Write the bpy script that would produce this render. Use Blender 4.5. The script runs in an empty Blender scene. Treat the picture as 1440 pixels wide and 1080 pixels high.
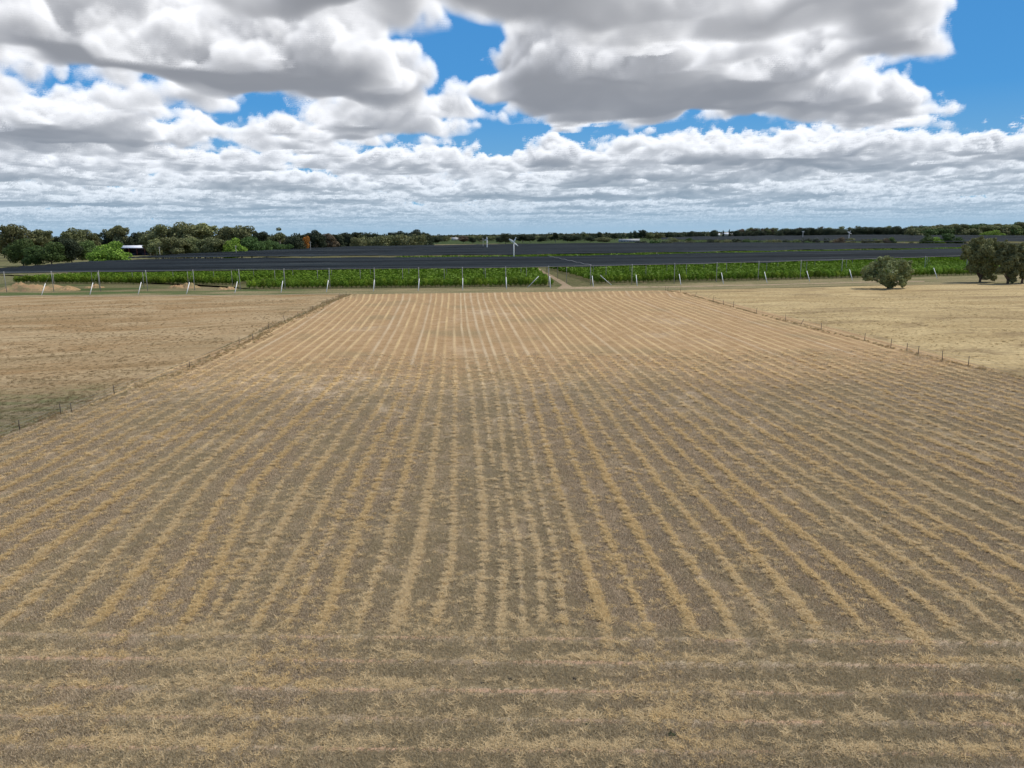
import bpy, math, random
import numpy as np
from math import radians, sin, cos, tan, atan2, pi
rng = np.random.default_rng(7); random.seed(7)
scene = bpy.context.scene
COL = scene.collection
# ------------------------------------------------------------------ camera model
H = 18.0; F = 1030.0
PITCH = math.atan(211.0/F); ROLL = 0.0120
fwd = np.array([0, cos(PITCH), -sin(PITCH)]); up0 = np.array([0, sin(PITCH), cos(PITCH)]); X0 = np.array([1., 0, 0])
right = cos(ROLL)*X0 - sin(ROLL)*up0
upv = sin(ROLL)*X0 + cos(ROLL)*up0
def ray(px, py):
    px = np.asarray(px, float); py = np.asarray(py, float)
    return ((px-720)/F)[..., None]*right - ((py-540)/F)[..., None]*upv + fwd
def G(px, py, z=0.0):
    d = ray(px, py); t = (z-H)/d[..., 2]
    p = d*t[..., None]; p[..., 2] = z
    return p
def g2(px, py, z=0.0):
    p = G(np.array([px]), np.array([py]), z)[0]
    return float(p[0]), float(p[1])
def at(px, D):                      # ground point at distance D along the column px of the horizon
    d = ray(np.array([px]), np.array([horizon(px)]))[0]
    s = D/d[1]
    return float(d[0]*s), float(D)
def horizon(px): return 329.0 - (px-720)*ROLL*1.0
def htop(px, py, D):                # height whose top shows at pixel py at distance D
    d = ray(np.array([px]), np.array([py]))[0]
    return float(H + d[2]*D/d[1])
def wpx(w, D): return w*D/F*0.985
cam_d = bpy.data.cameras.new('camera'); cam = bpy.data.objects.new('camera', cam_d); COL.objects.link(cam)
from mathutils import Matrix, Vector
M = Matrix.Identity(4)
for i in range(3):
    M[i][0] = right[i]; M[i][1] = upv[i]; M[i][2] = -fwd[i]
M[2][3] = H
cam.matrix_world = M
cam_d.sensor_width = 36; cam_d.lens = 36*F/1440; cam_d.clip_start = 0.5; cam_d.clip_end = 60000
scene.camera = cam
# ------------------------------------------------------------------ helpers
def mesh(name, verts, faces, mat=None, smooth=False, attrs=None):
    """verts (n,3); faces (m,k) array with one k, or list of arrays"""
    me = bpy.data.meshes.new(name)
    verts = np.asarray(verts, np.float32)
    if not isinstance(faces, list): faces = [faces]
    faces = [np.asarray(f, np.int32) for f in faces if len(f)]
    me.vertices.add(len(verts)); me.vertices.foreach_set('co', verts.ravel())
    nl = sum(f.size for f in faces); npoly = sum(len(f) for f in faces)
    me.loops.add(nl); me.polygons.add(npoly)
    me.loops.foreach_set('vertex_index', np.concatenate([f.ravel() for f in faces]))
    tot = np.concatenate([np.full(len(f), f.shape[1], np.int32) for f in faces])
    st = np.concatenate([[0], np.cumsum(tot)[:-1]]).astype(np.int32)
    me.polygons.foreach_set('loop_start', st)
    me.update(calc_edges=True)
    if smooth: me.polygons.foreach_set('use_smooth', np.ones(npoly, bool))
    if attrs:
        for k, a in attrs.items():
            at_ = me.attributes.new(k, 'FLOAT', 'POINT'); at_.data.foreach_set('value', np.asarray(a, np.float32).ravel())
    me.validate()
    if mat is not None: me.materials.append(mat)
    return me
def obj(name, me, parent=None, loc=None, label=None, cat=None, group=None, kind=None):
    o = bpy.data.objects.new(name, me); COL.objects.link(o)
    if parent is not None: o.parent = parent
    if loc is not None: o.location = loc
    return tag(o, label, cat, group, kind)
def tag(o, label=None, cat=None, group=None, kind=None):
    if label: o['label'] = label
    if cat: o['category'] = cat
    if group: o['group'] = group
    if kind: o['kind'] = kind
    return o
class MB:
    def __init__(s): s.v = []; s.q = []; s.t = []; s.n = 0
    def add(s, v, q=None, t=None):
        v = np.asarray(v, float).reshape(-1, 3)
        if q is not None and len(q): s.q.append(np.asarray(q)+s.n)
        if t is not None and len(t): s.t.append(np.asarray(t)+s.n)
        s.v.append(v); s.n += len(v)
    def tube(s, pts, rad, k=6, cap=True):
        pts = np.asarray(pts, float); rad = np.broadcast_to(np.asarray(rad, float), (len(pts),))
        rings = []
        for i, p in enumerate(pts):
            d = pts[min(i+1, len(pts)-1)] - pts[max(i-1, 0)]; d = d/(np.linalg.norm(d)+1e-9)
            a = np.array([1., 0, 0]) if abs(d[0]) < 0.8 else np.array([0, 1., 0])
            u = np.cross(d, a); u /= np.linalg.norm(u); w = np.cross(d, u)
            th = np.arange(k)*2*pi/k
            rings.append(p + rad[i]*(np.cos(th)[:, None]*u + np.sin(th)[:, None]*w))
        q = []
        for i in range(len(pts)-1):
            for j in range(k): q.append([i*k+j, i*k+(j+1) % k, (i+1)*k+(j+1) % k, (i+1)*k+j])
        v = np.concatenate(rings); t = []
        if cap:
            v = np.concatenate([v, pts[:1], pts[-1:]]); a = len(pts)*k; b = a+1; e = (len(pts)-1)*k
            for j in range(k): t.append([a, (j+1) % k, j]); t.append([b, e+j, e+(j+1) % k])
        s.add(v, q, t)
    def box(s, x0, x1, y0, y1, z0, z1):
        v = [(x, y, z) for z in (z0, z1) for y in (y0, y1) for x in (x0, x1)]
        s.add(v, [[0, 2, 3, 1], [4, 5, 7, 6], [0, 1, 5, 4], [2, 6, 7, 3], [0, 4, 6, 2], [1, 3, 7, 5]])
    def build(s, name, mat, smooth=False):
        f = []
        if s.q: f.append(np.concatenate(s.q))
        if s.t: f.append(np.concatenate(s.t))
        return mesh(name, np.concatenate(s.v), f, mat, smooth)
# ---- node helpers
class NT:
    def __init__(s, tree): s.t = tree; s.L = tree.links
    def n(s, typ, **kw):
        nd = s.t.nodes.new(typ)
        for k, v in kw.items():
            setattr(nd, k, v)
        return nd
    def put(s, sock, v):
        if v is None: return
        if isinstance(v, bpy.types.NodeSocket): s.L.new(v, sock)
        elif isinstance(v, (tuple, list)):
            sock.default_value = tuple(v)+((1.0,) if len(v) == 3 and sock.type == 'RGBA' else ())
        else: sock.default_value = v
    def m(s, op, a, b=None, c=None, clamp=False):
        nd = s.n('ShaderNodeMath', operation=op, use_clamp=clamp)
        s.put(nd.inputs[0], a); s.put(nd.inputs[1], b); s.put(nd.inputs[2], c); return nd.outputs[0]
    def vm(s, op, a, b=None, scale=None):
        nd = s.n('ShaderNodeVectorMath', operation=op)
        s.put(nd.inputs[0], a); s.put(nd.inputs[1], b)
        if scale is not None: s.put(nd.inputs['Scale'], scale)
        return nd.outputs['Value'] if op in ('LENGTH', 'DOT_PRODUCT', 'DISTANCE') else nd.outputs[0]
    def ss(s, v, a, b, lo=0.0, hi=1.0):
        nd = s.n('ShaderNodeMapRange', interpolation_type='SMOOTHSTEP')
        s.put(nd.inputs[0], v); s.put(nd.inputs[1], a); s.put(nd.inputs[2], b); s.put(nd.inputs[3], lo); s.put(nd.inputs[4], hi)
        return nd.outputs[0]
    def lin(s, v, a, b, lo=0.0, hi=1.0):
        nd = s.n('ShaderNodeMapRange')
        s.put(nd.inputs[0], v); s.put(nd.inputs[1], a); s.put(nd.inputs[2], b); s.put(nd.inputs[3], lo); s.put(nd.inputs[4], hi)
        return nd.outputs[0]
    def noise(s, vec, scale=1.0, detail=3.0, rough=0.5, dist=0.0, col=False):
        nd = s.n('ShaderNodeTexNoise'); s.put(nd.inputs['Vector'], vec)
        nd.inputs['Scale'].default_value = scale; nd.inputs['Detail'].default_value = detail
        nd.inputs['Roughness'].default_value = rough; nd.inputs['Distortion'].default_value = dist
        return nd.outputs['Color'] if col else nd.outputs[0]
    def mix(s, f, a, b, blend='MIX'):
        nd = s.n('ShaderNodeMix', data_type='RGBA', blend_type=blend)
        s.put(nd.inputs[0], f); s.put(nd.inputs[6], a); s.put(nd.inputs[7], b); return nd.outputs[2]
    def scale(s, vec, sx, sy, sz=1.0): return s.vm('MULTIPLY', vec, (sx, sy, sz))
    def attr(s, name, typ='GEOMETRY'):
        nd = s.n('ShaderNodeAttribute', attribute_name=name, attribute_type=typ); return nd.outputs['Fac']
    def pos(s): return s.n('ShaderNodeNewGeometry').outputs['Position']
    def xyz(s, v):
        nd = s.n('ShaderNodeSeparateXYZ'); s.put(nd.inputs[0], v); return nd.outputs
def material(name, fn, rough=0.85, spec=0.15):
    m = bpy.data.materials.new(name); m.use_nodes = True
    t = m.node_tree; t.nodes.clear(); N = NT(t)
    out = N.n('ShaderNodeOutputMaterial'); b = N.n('ShaderNodeBsdfPrincipled')
    b.inputs['Roughness'].default_value = rough; b.inputs['Specular IOR Level'].default_value = spec
    t.links.new(b.outputs[0], out.inputs[0])
    r = fn(N, b, out)
    if r is not None: N.put(b.inputs['Base Color'], r)
    return m
def bump(N, b, h, strength=0.5, dist=0.05):
    bn = N.n('ShaderNodeBump'); bn.inputs['Strength'].default_value = strength; bn.inputs['Distance'].default_value = dist
    N.put(bn.inputs['Height'], h); N.L.new(bn.outputs[0], b.inputs['Normal'])
# ------------------------------------------------------------------ materials
def simple(c, var=0.12, sc=3.0):
    def f(N, b, o):
        n = N.noise(N.pos(), sc, 3)
        return N.mix(n, [x*(1-var) for x in c], [min(1, x*(1+var)) for x in c])
    return f
def foliage(cd, cl, ct=None):
    def f(N, b, o):
        P = N.pos()
        n = N.noise(P, 0.35, 3); n2 = N.noise(P, 2.2, 2)
        oi = N.n('ShaderNodeObjectInfo').outputs['Random']
        fac = N.m('ADD', N.m('MULTIPLY', n, 0.9), N.m('MULTIPLY', n2, 0.55))
        fac = N.ss(fac, 0.42, 1.0)
        c = N.mix(fac, cd, cl)
        v = N.lin(oi, 0, 1, 0.78, 1.22)
        c = N.mix(1.0, c, N.n('ShaderNodeCombineColor').outputs[0], 'MULTIPLY') if False else c
        hsv = N.n('ShaderNodeHueSaturation'); N.put(hsv.inputs['Color'], c); N.put(hsv.inputs['Value'], v)
        N.put(hsv.inputs['Hue'], N.lin(N.m('FRACT', N.m('MULTIPLY', oi, 7.31)), 0, 1, 0.488, 0.512))
        c = hsv.outputs[0]
        N.put(b.inputs['Base Color'], c)
        tr = N.n('ShaderNodeBsdfTranslucent'); N.put(tr.inputs[0], c)
        ms = N.n('ShaderNodeMixShader'); ms.inputs[0].default_value = 0.15
        N.L.new(b.outputs[0], ms.inputs[1]); N.L.new(tr.outputs[0], ms.inputs[2]); N.L.new(ms.outputs[0], o.inputs[0])
        return None
    return f
MAT = {}
MAT['bark'] = material('bark', simple((0.17, 0.13, 0.10), 0.4))
MAT['pale_bark'] = material('pale_bark', simple((0.36, 0.31, 0.26), 0.3))
MAT['leaf_olive'] = material('leaf_olive', foliage((0.10, 0.115, 0.05), (0.27, 0.275, 0.125)), 0.7)
MAT['leaf_grey'] = material('leaf_grey', foliage((0.12, 0.14, 0.055), (0.35, 0.37, 0.16)), 0.7)
MAT['leaf_dark'] = material('leaf_dark', foliage((0.030, 0.042, 0.024), (0.085, 0.105, 0.055)), 0.7)
MAT['leaf_green'] = material('leaf_green', foliage((0.055, 0.095, 0.03), (0.14, 0.22, 0.065)), 0.7)
MAT['leaf_bright'] = material('leaf_bright', foliage((0.15, 0.25, 0.035), (0.30, 0.44, 0.07)), 0.7)
MAT['leaf_orange'] = material('leaf_orange', foliage((0.35, 0.16, 0.03), (0.6, 0.30, 0.06)), 0.7)
MAT['leaf_brown'] = material('leaf_brown', foliage((0.10, 0.075, 0.05), (0.22, 0.17, 0.11)), 0.7)
MAT['leaf_orchard'] = material('leaf_orchard', foliage((0.11, 0.185, 0.016), (0.32, 0.46, 0.05)), 0.6)
MAT['white_paint'] = material('white_paint', simple((0.80, 0.80, 0.78), 0.06), 0.5)
MAT['grey_pole'] = material('grey_pole', simple((0.42, 0.41, 0.38), 0.2), 0.6)
MAT['fence_wood'] = material('fence_wood', simple((0.12, 0.10, 0.08), 0.3))
MAT['wire'] = material('wire', simple((0.35, 0.34, 0.32), 0.1), 0.5)
MAT['roof_white'] = material('roof_white', simple((0.85, 0.86, 0.88), 0.04), 0.4)
MAT['roof_grey'] = material('roof_grey', simple((0.45, 0.46, 0.47), 0.1), 0.5)
MAT['shed_wall'] = material('shed_wall', simple((0.06, 0.06, 0.09), 0.2))
MAT['cream_wall'] = material('cream_wall', simple((0.62, 0.58, 0.50), 0.08))
MAT['rust_post'] = material('rust_post', simple((0.30, 0.10, 0.07), 0.2))
MAT['dark_glass'] = material('dark_glass', simple((0.04, 0.05, 0.06), 0.1), 0.2, 0.5)
def f_straw(c1, c2, c3):
    def f(N, b, o):
        r = N.attr('tint', 'INSTANCER'); oi = N.n('ShaderNodeNewGeometry').outputs['Random Per Island']
        c = N.mix(oi, c1, c2); c = N.mix(N.m('MULTIPLY', N.ss(r, 0.3, 1.0), 0.65), c, c3)
        N.put(b.inputs['Base Color'], c)
        tr = N.n('ShaderNodeBsdfTranslucent'); N.put(tr.inputs[0], c)
        ms = N.n('ShaderNodeMixShader'); ms.inputs[0].default_value = 0.3
        N.L.new(b.outputs[0], ms.inputs[1]); N.L.new(tr.outputs[0], ms.inputs[2]); N.L.new(ms.outputs[0], o.inputs[0])
        return None
    return f
MAT['straw'] = material('straw', f_straw((0.54, 0.38, 0.17), (0.96, 0.73, 0.37), (0.78, 0.62, 0.37)), 0.7)
MAT['stubble'] = material('stubble', f_straw((0.235, 0.178, 0.112), (0.88, 0.70, 0.46), (0.50, 0.41, 0.235)), 0.8)
MAT['dry_weed'] = material('dry_weed', f_straw((0.30, 0.21, 0.11), (0.62, 0.46, 0.25), (0.36, 0.33, 0.16)), 0.8)

def f_field(N, b, o):
    P = N.pos(); rp = N.attr('rp'); cp = N.attr('cp'); hl = N.attr('hl'); far = N.attr('far'); side = N.attr('side')
    nb = N.noise(P, 0.05, 4, 0.55); nm = N.noise(P, 0.45, 4, 0.6); nf = N.noise(P, 3.0, 4, 0.65); nh = N.noise(P, 14.0, 4, 0.75)
    wob = N.m('MULTIPLY', N.m('SUBTRACT', N.noise(P, 0.9, 4, 0.6), 0.5), 0.20)
    big = N.noise(P, 0.16, 4, 0.6)
    def row(c, w0, w1, jit):
        fr = N.m('FRACT', N.m('ADD', N.m('ADD', c, wob), 100.5))
        d = N.m('ABSOLUTE', N.m('SUBTRACT', fr, 0.5))
        d = N.m('ADD', d, N.m('MULTIPLY', N.m('SUBTRACT', nf, 0.5), jit))
        return N.ss(d, w1, w0), fr
    r1, fr1 = row(rp, 0.04, 0.245, 0.22)
    # each row has its own strength along its length
    rid = N.m('FLOOR', N.m('ADD', rp, 0.5))
    cmb = N.n('ShaderNodeCombineXYZ'); N.put(cmb.inputs[0], rid); N.put(cmb.inputs[1], N.m('MULTIPLY', N.xyz(P)[1], 0.03))
    rs = N.noise(cmb.outputs[0], 1.7, 2)
    r1 = N.m('MULTIPLY', r1, N.ss(rs, 0.3, 0.62, 0.30, 1.0))
    r2, _fr = row(N.m('ADD', cp, 0.18), 0.05, 0.28, 0.30); _r, fr2 = row(cp, 0.1, 0.3, 0.2)
    r2 = N.m('MULTIPLY', r2, N.ss(N.noise(N.scale(P, 0.12, 0.7), 1.0, 4, 0.65), 0.36, 0.6, 0.15, 0.85))
    rk = N.n('ShaderNodeTexWhiteNoise', noise_dimensions='1D'); N.put(rk.inputs['W'], rid); rowr = rk.outputs['Value']
    trackz = N.m('MULTIPLY', N.ss(rid, 10.4, 10.6), N.ss(rid, 14.6, 14.4))
    arc = N.attr('arc')
    hlb = N.ss(N.m('ADD', hl, N.m('MULTIPLY', N.m('SUBTRACT', nm, 0.5), 1.8)), 0.35, 1.3)
    r1h = N.m('MULTIPLY', r1, N.m('SUBTRACT', 1.0, hlb))
    r2h = N.m('MULTIPLY', r2, N.ss(hl, 0.02, 0.9))
    # stubble colours
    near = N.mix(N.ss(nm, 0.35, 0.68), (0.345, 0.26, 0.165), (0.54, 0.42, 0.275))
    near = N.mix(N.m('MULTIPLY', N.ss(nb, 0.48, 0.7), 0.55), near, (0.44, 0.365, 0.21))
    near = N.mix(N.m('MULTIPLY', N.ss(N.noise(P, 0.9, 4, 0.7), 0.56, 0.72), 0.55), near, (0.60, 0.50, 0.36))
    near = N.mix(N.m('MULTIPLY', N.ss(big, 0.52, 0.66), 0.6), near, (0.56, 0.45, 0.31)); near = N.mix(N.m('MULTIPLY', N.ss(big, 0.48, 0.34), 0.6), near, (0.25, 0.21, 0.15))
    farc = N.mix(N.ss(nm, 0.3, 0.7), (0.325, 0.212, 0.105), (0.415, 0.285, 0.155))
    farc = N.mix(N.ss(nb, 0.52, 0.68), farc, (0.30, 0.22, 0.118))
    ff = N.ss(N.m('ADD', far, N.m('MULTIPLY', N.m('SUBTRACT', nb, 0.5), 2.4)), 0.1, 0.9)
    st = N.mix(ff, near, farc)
    sand = N.m('MULTIPLY', N.ss(nf, 0.62, 0.74), 0.3); st = N.mix(sand, st, (0.42, 0.30, 0.20))
    strawn = N.mix(N.ss(nf, 0.3, 0.7), (0.60, 0.42, 0.19), (0.86, 0.63, 0.30))
    strawf = N.mix(N.ss(nf, 0.3, 0.7), (0.48, 0.34, 0.165), (0.66, 0.50, 0.28))
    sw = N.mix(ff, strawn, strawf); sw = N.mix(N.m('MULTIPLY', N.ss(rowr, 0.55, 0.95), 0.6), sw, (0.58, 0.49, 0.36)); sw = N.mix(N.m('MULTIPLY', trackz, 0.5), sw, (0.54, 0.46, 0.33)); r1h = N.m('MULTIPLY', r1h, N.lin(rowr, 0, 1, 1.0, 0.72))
    c = N.mix(N.m('MULTIPLY', r1h, 0.86), st, sw)
    c = N.mix(N.m('MULTIPLY', r2h, 0.62), c, N.mix(nf, (0.50, 0.42, 0.24), (0.76, 0.63, 0.38)))
    c = N.mix(N.m('MULTIPLY', N.m('MULTIPLY', arc, N.ss(nf, 0.35, 0.6)), 0.8), c, (0.66, 0.56, 0.37))
    # bare orange soil scraped beside the cross rows
    soil = N.m('MULTIPLY', N.ss(N.m('ABSOLUTE', N.m('SUBTRACT', fr2, 0.5)), 0.10, 0.02), N.ss(N.noise(N.scale(P, 0.25, 0.6), 1.0, 4, 0.6), 0.42, 0.58))
    soil = N.m('MULTIPLY', N.m('MULTIPLY', soil, N.ss(hl, 0.3, 0.7)), 0.85)
    c = N.mix(soil, c, (0.66, 0.43, 0.27))
    spots = N.m('MULTIPLY', N.ss(N.noise(P, 0.8, 2), 0.735, 0.76), N.ss(hl, 0.1, 0.3)); c = N.mix(spots, c, (0.66, 0.40, 0.25))
    # fine litter
    c = N.mix(N.ss(nh, 0.25, 0.75), N.mix(1.0, c, (0.62, 0.60, 0.58), 'MULTIPLY'), N.mix(1.0, c, (1.36, 1.36, 1.36), 'MULTIPLY'))
    hgt = N.m('ADD', N.m('MULTIPLY', nh, 0.6), N.m('MULTIPLY', nf, 0.6)); bump(N, b, hgt, 0.9, 0.12)
    return c
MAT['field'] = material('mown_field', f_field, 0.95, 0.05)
def f_paddock(base, light, dark, green=None, band=0.0, rot=0.0):
    def f(N, b, o):
        P = N.pos(); x = N.xyz(P)
        mp = N.n('ShaderNodeMapping'); N.put(mp.inputs['Vector'], P); mp.inputs['Rotation'].default_value = (0, 0, rot)
        S = N.vm('ADD', mp.outputs[0], N.vm('SCALE', N.noise(P, 0.02, 2, col=True), scale=8.0))
        fs = N.noise(N.scale(S, 0.05, 0.7, 1.0), 1.0, 5, 0.7)
        st = N.noise(N.scale(S, 0.018, 0.11), 1.0, 5, 0.6)
        nb = N.noise(P, 0.03, 4, 0.55); nf = N.noise(P, 1.2, 5, 0.7); nh = N.noise(P, 7.0, 4, 0.7)
        c = N.mix(N.ss(st, 0.35, 0.65), base, light)
        c = N.mix(N.m('MULTIPLY', N.ss(N.noise(N.scale(S, 0.012, 0.09, 1.0), 1.3, 4, 0.6), 0.52, 0.66), 0.75), c, dark)
        c = N.mix(N.m('MULTIPLY', N.ss(nb, 0.5, 0.7), 0.4), c, dark)
        if green is not None:
            gz = N.attr('gz'); gm = N.m('MULTIPLY', N.ss(N.m('ADD', gz, N.m('MULTIPLY', N.m('SUBTRACT', nb, 0.5), 1.2)), 0.3, 0.8), N.ss(N.noise(N.scale(P, 0.2, 0.55), 1.0, 5, 0.65), 0.40, 0.62))
            c = N.mix(N.m('MULTIPLY', gz, 0.75), c, (0.21, 0.175, 0.105)); c = N.mix(N.m('MULTIPLY', gm, 0.8), c, green)
        c = N.mix(N.m('MULTIPLY', N.ss(fs, 0.54, 0.66), 0.6), c, light); c = N.mix(N.m('MULTIPLY', N.ss(fs, 0.46, 0.36), 0.5), c, dark)
        c = N.mix(N.ss(nf, 0.3, 0.7), N.mix(1.0, c, (0.72, 0.71, 0.70), 'MULTIPLY'), N.mix(1.0, c, (1.2, 1.2, 1.2), 'MULTIPLY'))
        c = N.mix(N.ss(nh, 0.3, 0.7), N.mix(1.0, c, (0.8, 0.8, 0.8), 'MULTIPLY'), N.mix(1.0, c, (1.15, 1.15, 1.15), 'MULTIPLY'))
        bump(N, b, N.m('ADD', nf, N.m('MULTIPLY', nh, 0.5)), 0.9, 0.15)
        return c
    return f
MAT['left_paddock'] = material('left_paddock', f_paddock((0.31, 0.205, 0.10), (0.42, 0.315, 0.18), (0.235, 0.17, 0.085), green=(0.17, 0.175, 0.075), rot=-0.35), 0.95, 0.05)
MAT['right_paddock'] = material('right_paddock', f_paddock((0.385, 0.285, 0.14), (0.51, 0.395, 0.205), (0.26, 0.19, 0.10)), 0.95, 0.05)
MAT['ground'] = material('ground', f_paddock((0.30, 0.24, 0.13), (0.42, 0.33, 0.18), (0.13, 0.14, 0.06)), 0.95, 0.05)
def f_verge(N, b, o):
    P = N.pos(); n = N.noise(N.scale(P, 0.05, 0.25), 1.0, 5, 0.65); nf = N.noise(P, 1.5, 4, 0.7); g = N.attr('gz')
    c = N.mix(N.ss(n, 0.35, 0.62), (0.155, 0.15, 0.07), (0.29, 0.235, 0.13))
    c = N.mix(N.m('MULTIPLY', g, N.ss(N.noise(N.scale(P, 0.03, 0.09), 1.0, 4), 0.42, 0.6)), c, (0.095, 0.125, 0.045))
    c = N.mix(N.ss(nf, 0.3, 0.7), N.mix(1.0, c, (0.7, 0.7, 0.7), 'MULTIPLY'), N.mix(1.0, c, (1.2, 1.2, 1.2), 'MULTIPLY'))
    bump(N, b, nf, 0.8, 0.2); return c
MAT['verge'] = material('verge', f_verge, 0.95, 0.05)
def f_dirt(c1, c2, grass=(0.22, 0.2, 0.1), cover=0.55):
    def f(N, b, o):
        P = N.pos(); n = N.noise(P, 0.25, 5, 0.6); nf = N.noise(P, 2.0, 4, 0.7)
        c = N.mix(n, c1, c2); c = N.mix(N.ss(N.noise(P, 0.4, 4, 0.6), cover, cover+0.1), c, grass)
        bump(N, b, nf, 0.8, 0.1); return N.mix(N.m('MULTIPLY', nf, 0.5), c, [x*0.75 for x in c1])
    return f
MAT['track'] = material('dirt_track', f_dirt((0.36, 0.265, 0.17), (0.47, 0.36, 0.24), cover=0.52), 0.95, 0.05)
MAT['mound'] = material('dirt_mound', f_dirt((0.40, 0.25, 0.13), (0.54, 0.38, 0.21), (0.30, 0.26, 0.13), cover=0.47), 0.95, 0.05)
MAT['orchard_floor'] = material('orchard_floor', f_dirt((0.16, 0.15, 0.07), (0.26, 0.20, 0.12), (0.10, 0.12, 0.04), 0.45), 0.95, 0.05)
def f_net(N, b, o):
    # knitted shade net: seen along its surface the threads close up, seen square-on most light passes
    P = N.pos(); x = N.xyz(P)
    sv = N.noise(N.scale(P, 0.0025, 0.035, 0.0), 1.0, 5, 0.75)
    s2 = N.noise(N.scale(P, 0.006, 0.10, 0.0), 1.0, 3, 0.6)
    c = N.mix(N.ss(sv, 0.35, 0.65), (0.004, 0.006, 0.007), (0.028, 0.036, 0.040))
    c = N.mix(N.m('MULTIPLY', N.ss(s2, 0.60, 0.72), 0.6), c, (0.085, 0.10, 0.095))
    N.put(b.inputs['Base Color'], c)
    lw = N.n('ShaderNodeLayerWeight'); lw.inputs['Blend'].default_value = 0.5
    op = N.ss(lw.outputs['Facing'], 0.35, 0.85, 0.18, 1.0)
    hole = N.ss(N.noise(N.scale(P, 0.008, 0.12, 0.0), 1.0, 3, 0.6), 0.66, 0.72); op = N.m('MULTIPLY', op, N.m('SUBTRACT', 1.0, N.m('MULTIPLY', hole, 0.5)))
    tr = N.n('ShaderNodeBsdfTransparent'); ms = N.n('ShaderNodeMixShader'); N.put(ms.inputs[0], op)
    N.L.new(tr.outputs[0], ms.inputs[1]); N.L.new(b.outputs[0], ms.inputs[2]); N.L.new(ms.outputs[0], o.inputs[0])
MAT['net'] = material('shade_net', f_net, 0.9, 0.05)

# ------------------------------------------------------------------ ground sheets
def sheet(name, pts, z, mat, nu=40, nv=20, attr=None, kind='structure'):
    """pts: four world corners a,b,c,d (a-b near edge, d-c far edge) or two polylines"""
    A, B = pts
    A = np.array(A, float)[:, :2]; B = np.array(B, float)[:, :2]
    def resample(Pn, n):
        s = np.concatenate([[0], np.cumsum(np.linalg.norm(np.diff(Pn, axis=0), axis=1))]); t = np.linspace(0, s[-1], n)
        return np.stack([np.interp(t, s, Pn[:, i]) for i in range(2)], 1)
    a = resample(A, nu); b_ = resample(B, nu); v = np.linspace(0, 1, nv)[:, None, None]
    g = a*(1-v)+b_*v
    g = g.reshape(-1, 2); V = np.column_stack([g, np.full(len(g), z)])
    i, j = np.meshgrid(np.arange(nv-1), np.arange(nu-1), indexing='ij'); k = (i*nu+j).ravel()
    Q = np.stack([k, k+1, k+nu+1, k+nu], 1)
    me = mesh(name, V, Q, mat, attrs=None if attr is None else {'gz': attr(V)})
    return obj(name, me, kind=kind)
def gp(*pp, z=0.0): return [g2(x, y, z)+(0,) for x, y in pp]
# base ground reaching the horizon (ring sectors, denser near)
def make_ground():
    R = np.concatenate([[0], np.geomspace(40, 40000, 40)]); n = 72
    th = np.linspace(0, 2*pi, n, endpoint=False)
    V = [[0, 0, -0.10]]
    for r in R[1:]:
        V += [[r*cos(t), r*sin(t), -0.10] for t in th]
    T = [[0, 1+j, 1+(j+1) % n] for j in range(n)]; Q = []
    for i in range(len(R)-2):
        for j in range(n):
            a = 1+i*n+j; b = 1+i*n+(j+1) % n; Q.append([a, a+n, b+n, b])
    return obj('ground', mesh('ground', V, [np.array(T), np.array(Q)], MAT['ground']), kind='structure')
make_ground()
# mown field, its mesh follows the windrows
YL = [420, 460, 540, 680, 780, 860]
ROWS = np.array([
 [546, 519, 440, 290, 213, 150], [556, 533, 470, 325, 270, 205], [566, 546, 495, 360, 317, 275], [576, 558, 514, 396, 342, 300],
 [586, 570, 532, 432, 372, 322], [596, 583, 551, 471, 420, 372], [606, 596, 570, 500, 450, 415], [613, 605, 586, 530, 490, 460],
 [622, 616, 604, 566, 540, 510], [631, 627, 622, 604, 586, 562], [640, 638.5, 640, 637.5, 637, 617], [648, 649, 661, 677.5, 682, 675],
 [653, 658, 679, 696, 709, 705], [662, 671, 697, 712, 730, 735], [672, 682, 710, 734, 757, 762], [680, 695, 727, 755, 780, 790],
 [688, 707, 746, 781, 817, 845], [697, 720, 767, 820, 864, 900], [707, 735, 787, 857, 912, 962], [716, 746, 805, 895, 961, 1015],
 [725, 757, 825, 926, 1010, 1065], [734, 770, 842, 964, 1060, 1127], [743, 782, 857, 1001, 1110, 1192], [752, 793, 877, 1038, 1160, 1255]], float)
def row_table():
    K = np.array([y-329 for y in YL], float)
    L = []; 
    for k in range(16, 0, -1): L.append(ROWS[0]-k*K*np.array([.105, .103, .102, .100, .118, .122])*0.95)
    Rr = []
    for k in range(1, 40): Rr.append(ROWS[-1]+k*K*0.1055)
    T = np.vstack([L, ROWS, Rr]); return T, np.arange(len(T))-16.0
RT, RI = row_table()
EY = [405]+YL[1:]+[1000, 1160]
def rowpos(px, py):
    """interpolate the row table in the image of the ground (points of the ground seen from above follow from G)"""
    px = np.asarray(px); py = np.asarray(py)
    Kc = np.array([y-329 for y in YL], float); k = np.clip(py-329, 70, 2000)
    out = np.empty_like(px, dtype=float)
    for u in np.unique(py):
        s = py == u; kk = max(u-329, 70)
        if u <= YL[0]: xs = RT[:, 0] + (RT[:, 0]-RT[:, 1])*(YL[0]-u)/(YL[1]-YL[0])*0.3
        elif u >= YL[-1]:
            xs = 715 + (RT[:, -1]-715)*(u-329)/(YL[-1]-329)
        else: xs = np.array([np.interp(u, YL, r) for r in RT])
        # smooth the kinks at the traced levels a little with perspective weighting
        out[s] = np.interp(px[s], xs, RI)
    return out
CL = [867, 900, 933, 974, 1015, 1058, 1104, 1154, 1210]
def crosspos(px, py):
    y = py - (px-720)*0.0085
    return np.interp(y, [800]+CL, [-2.2]+list(range(len(CL))))
def left_edge(y): return 488 - (y-413)*2.40
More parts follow.
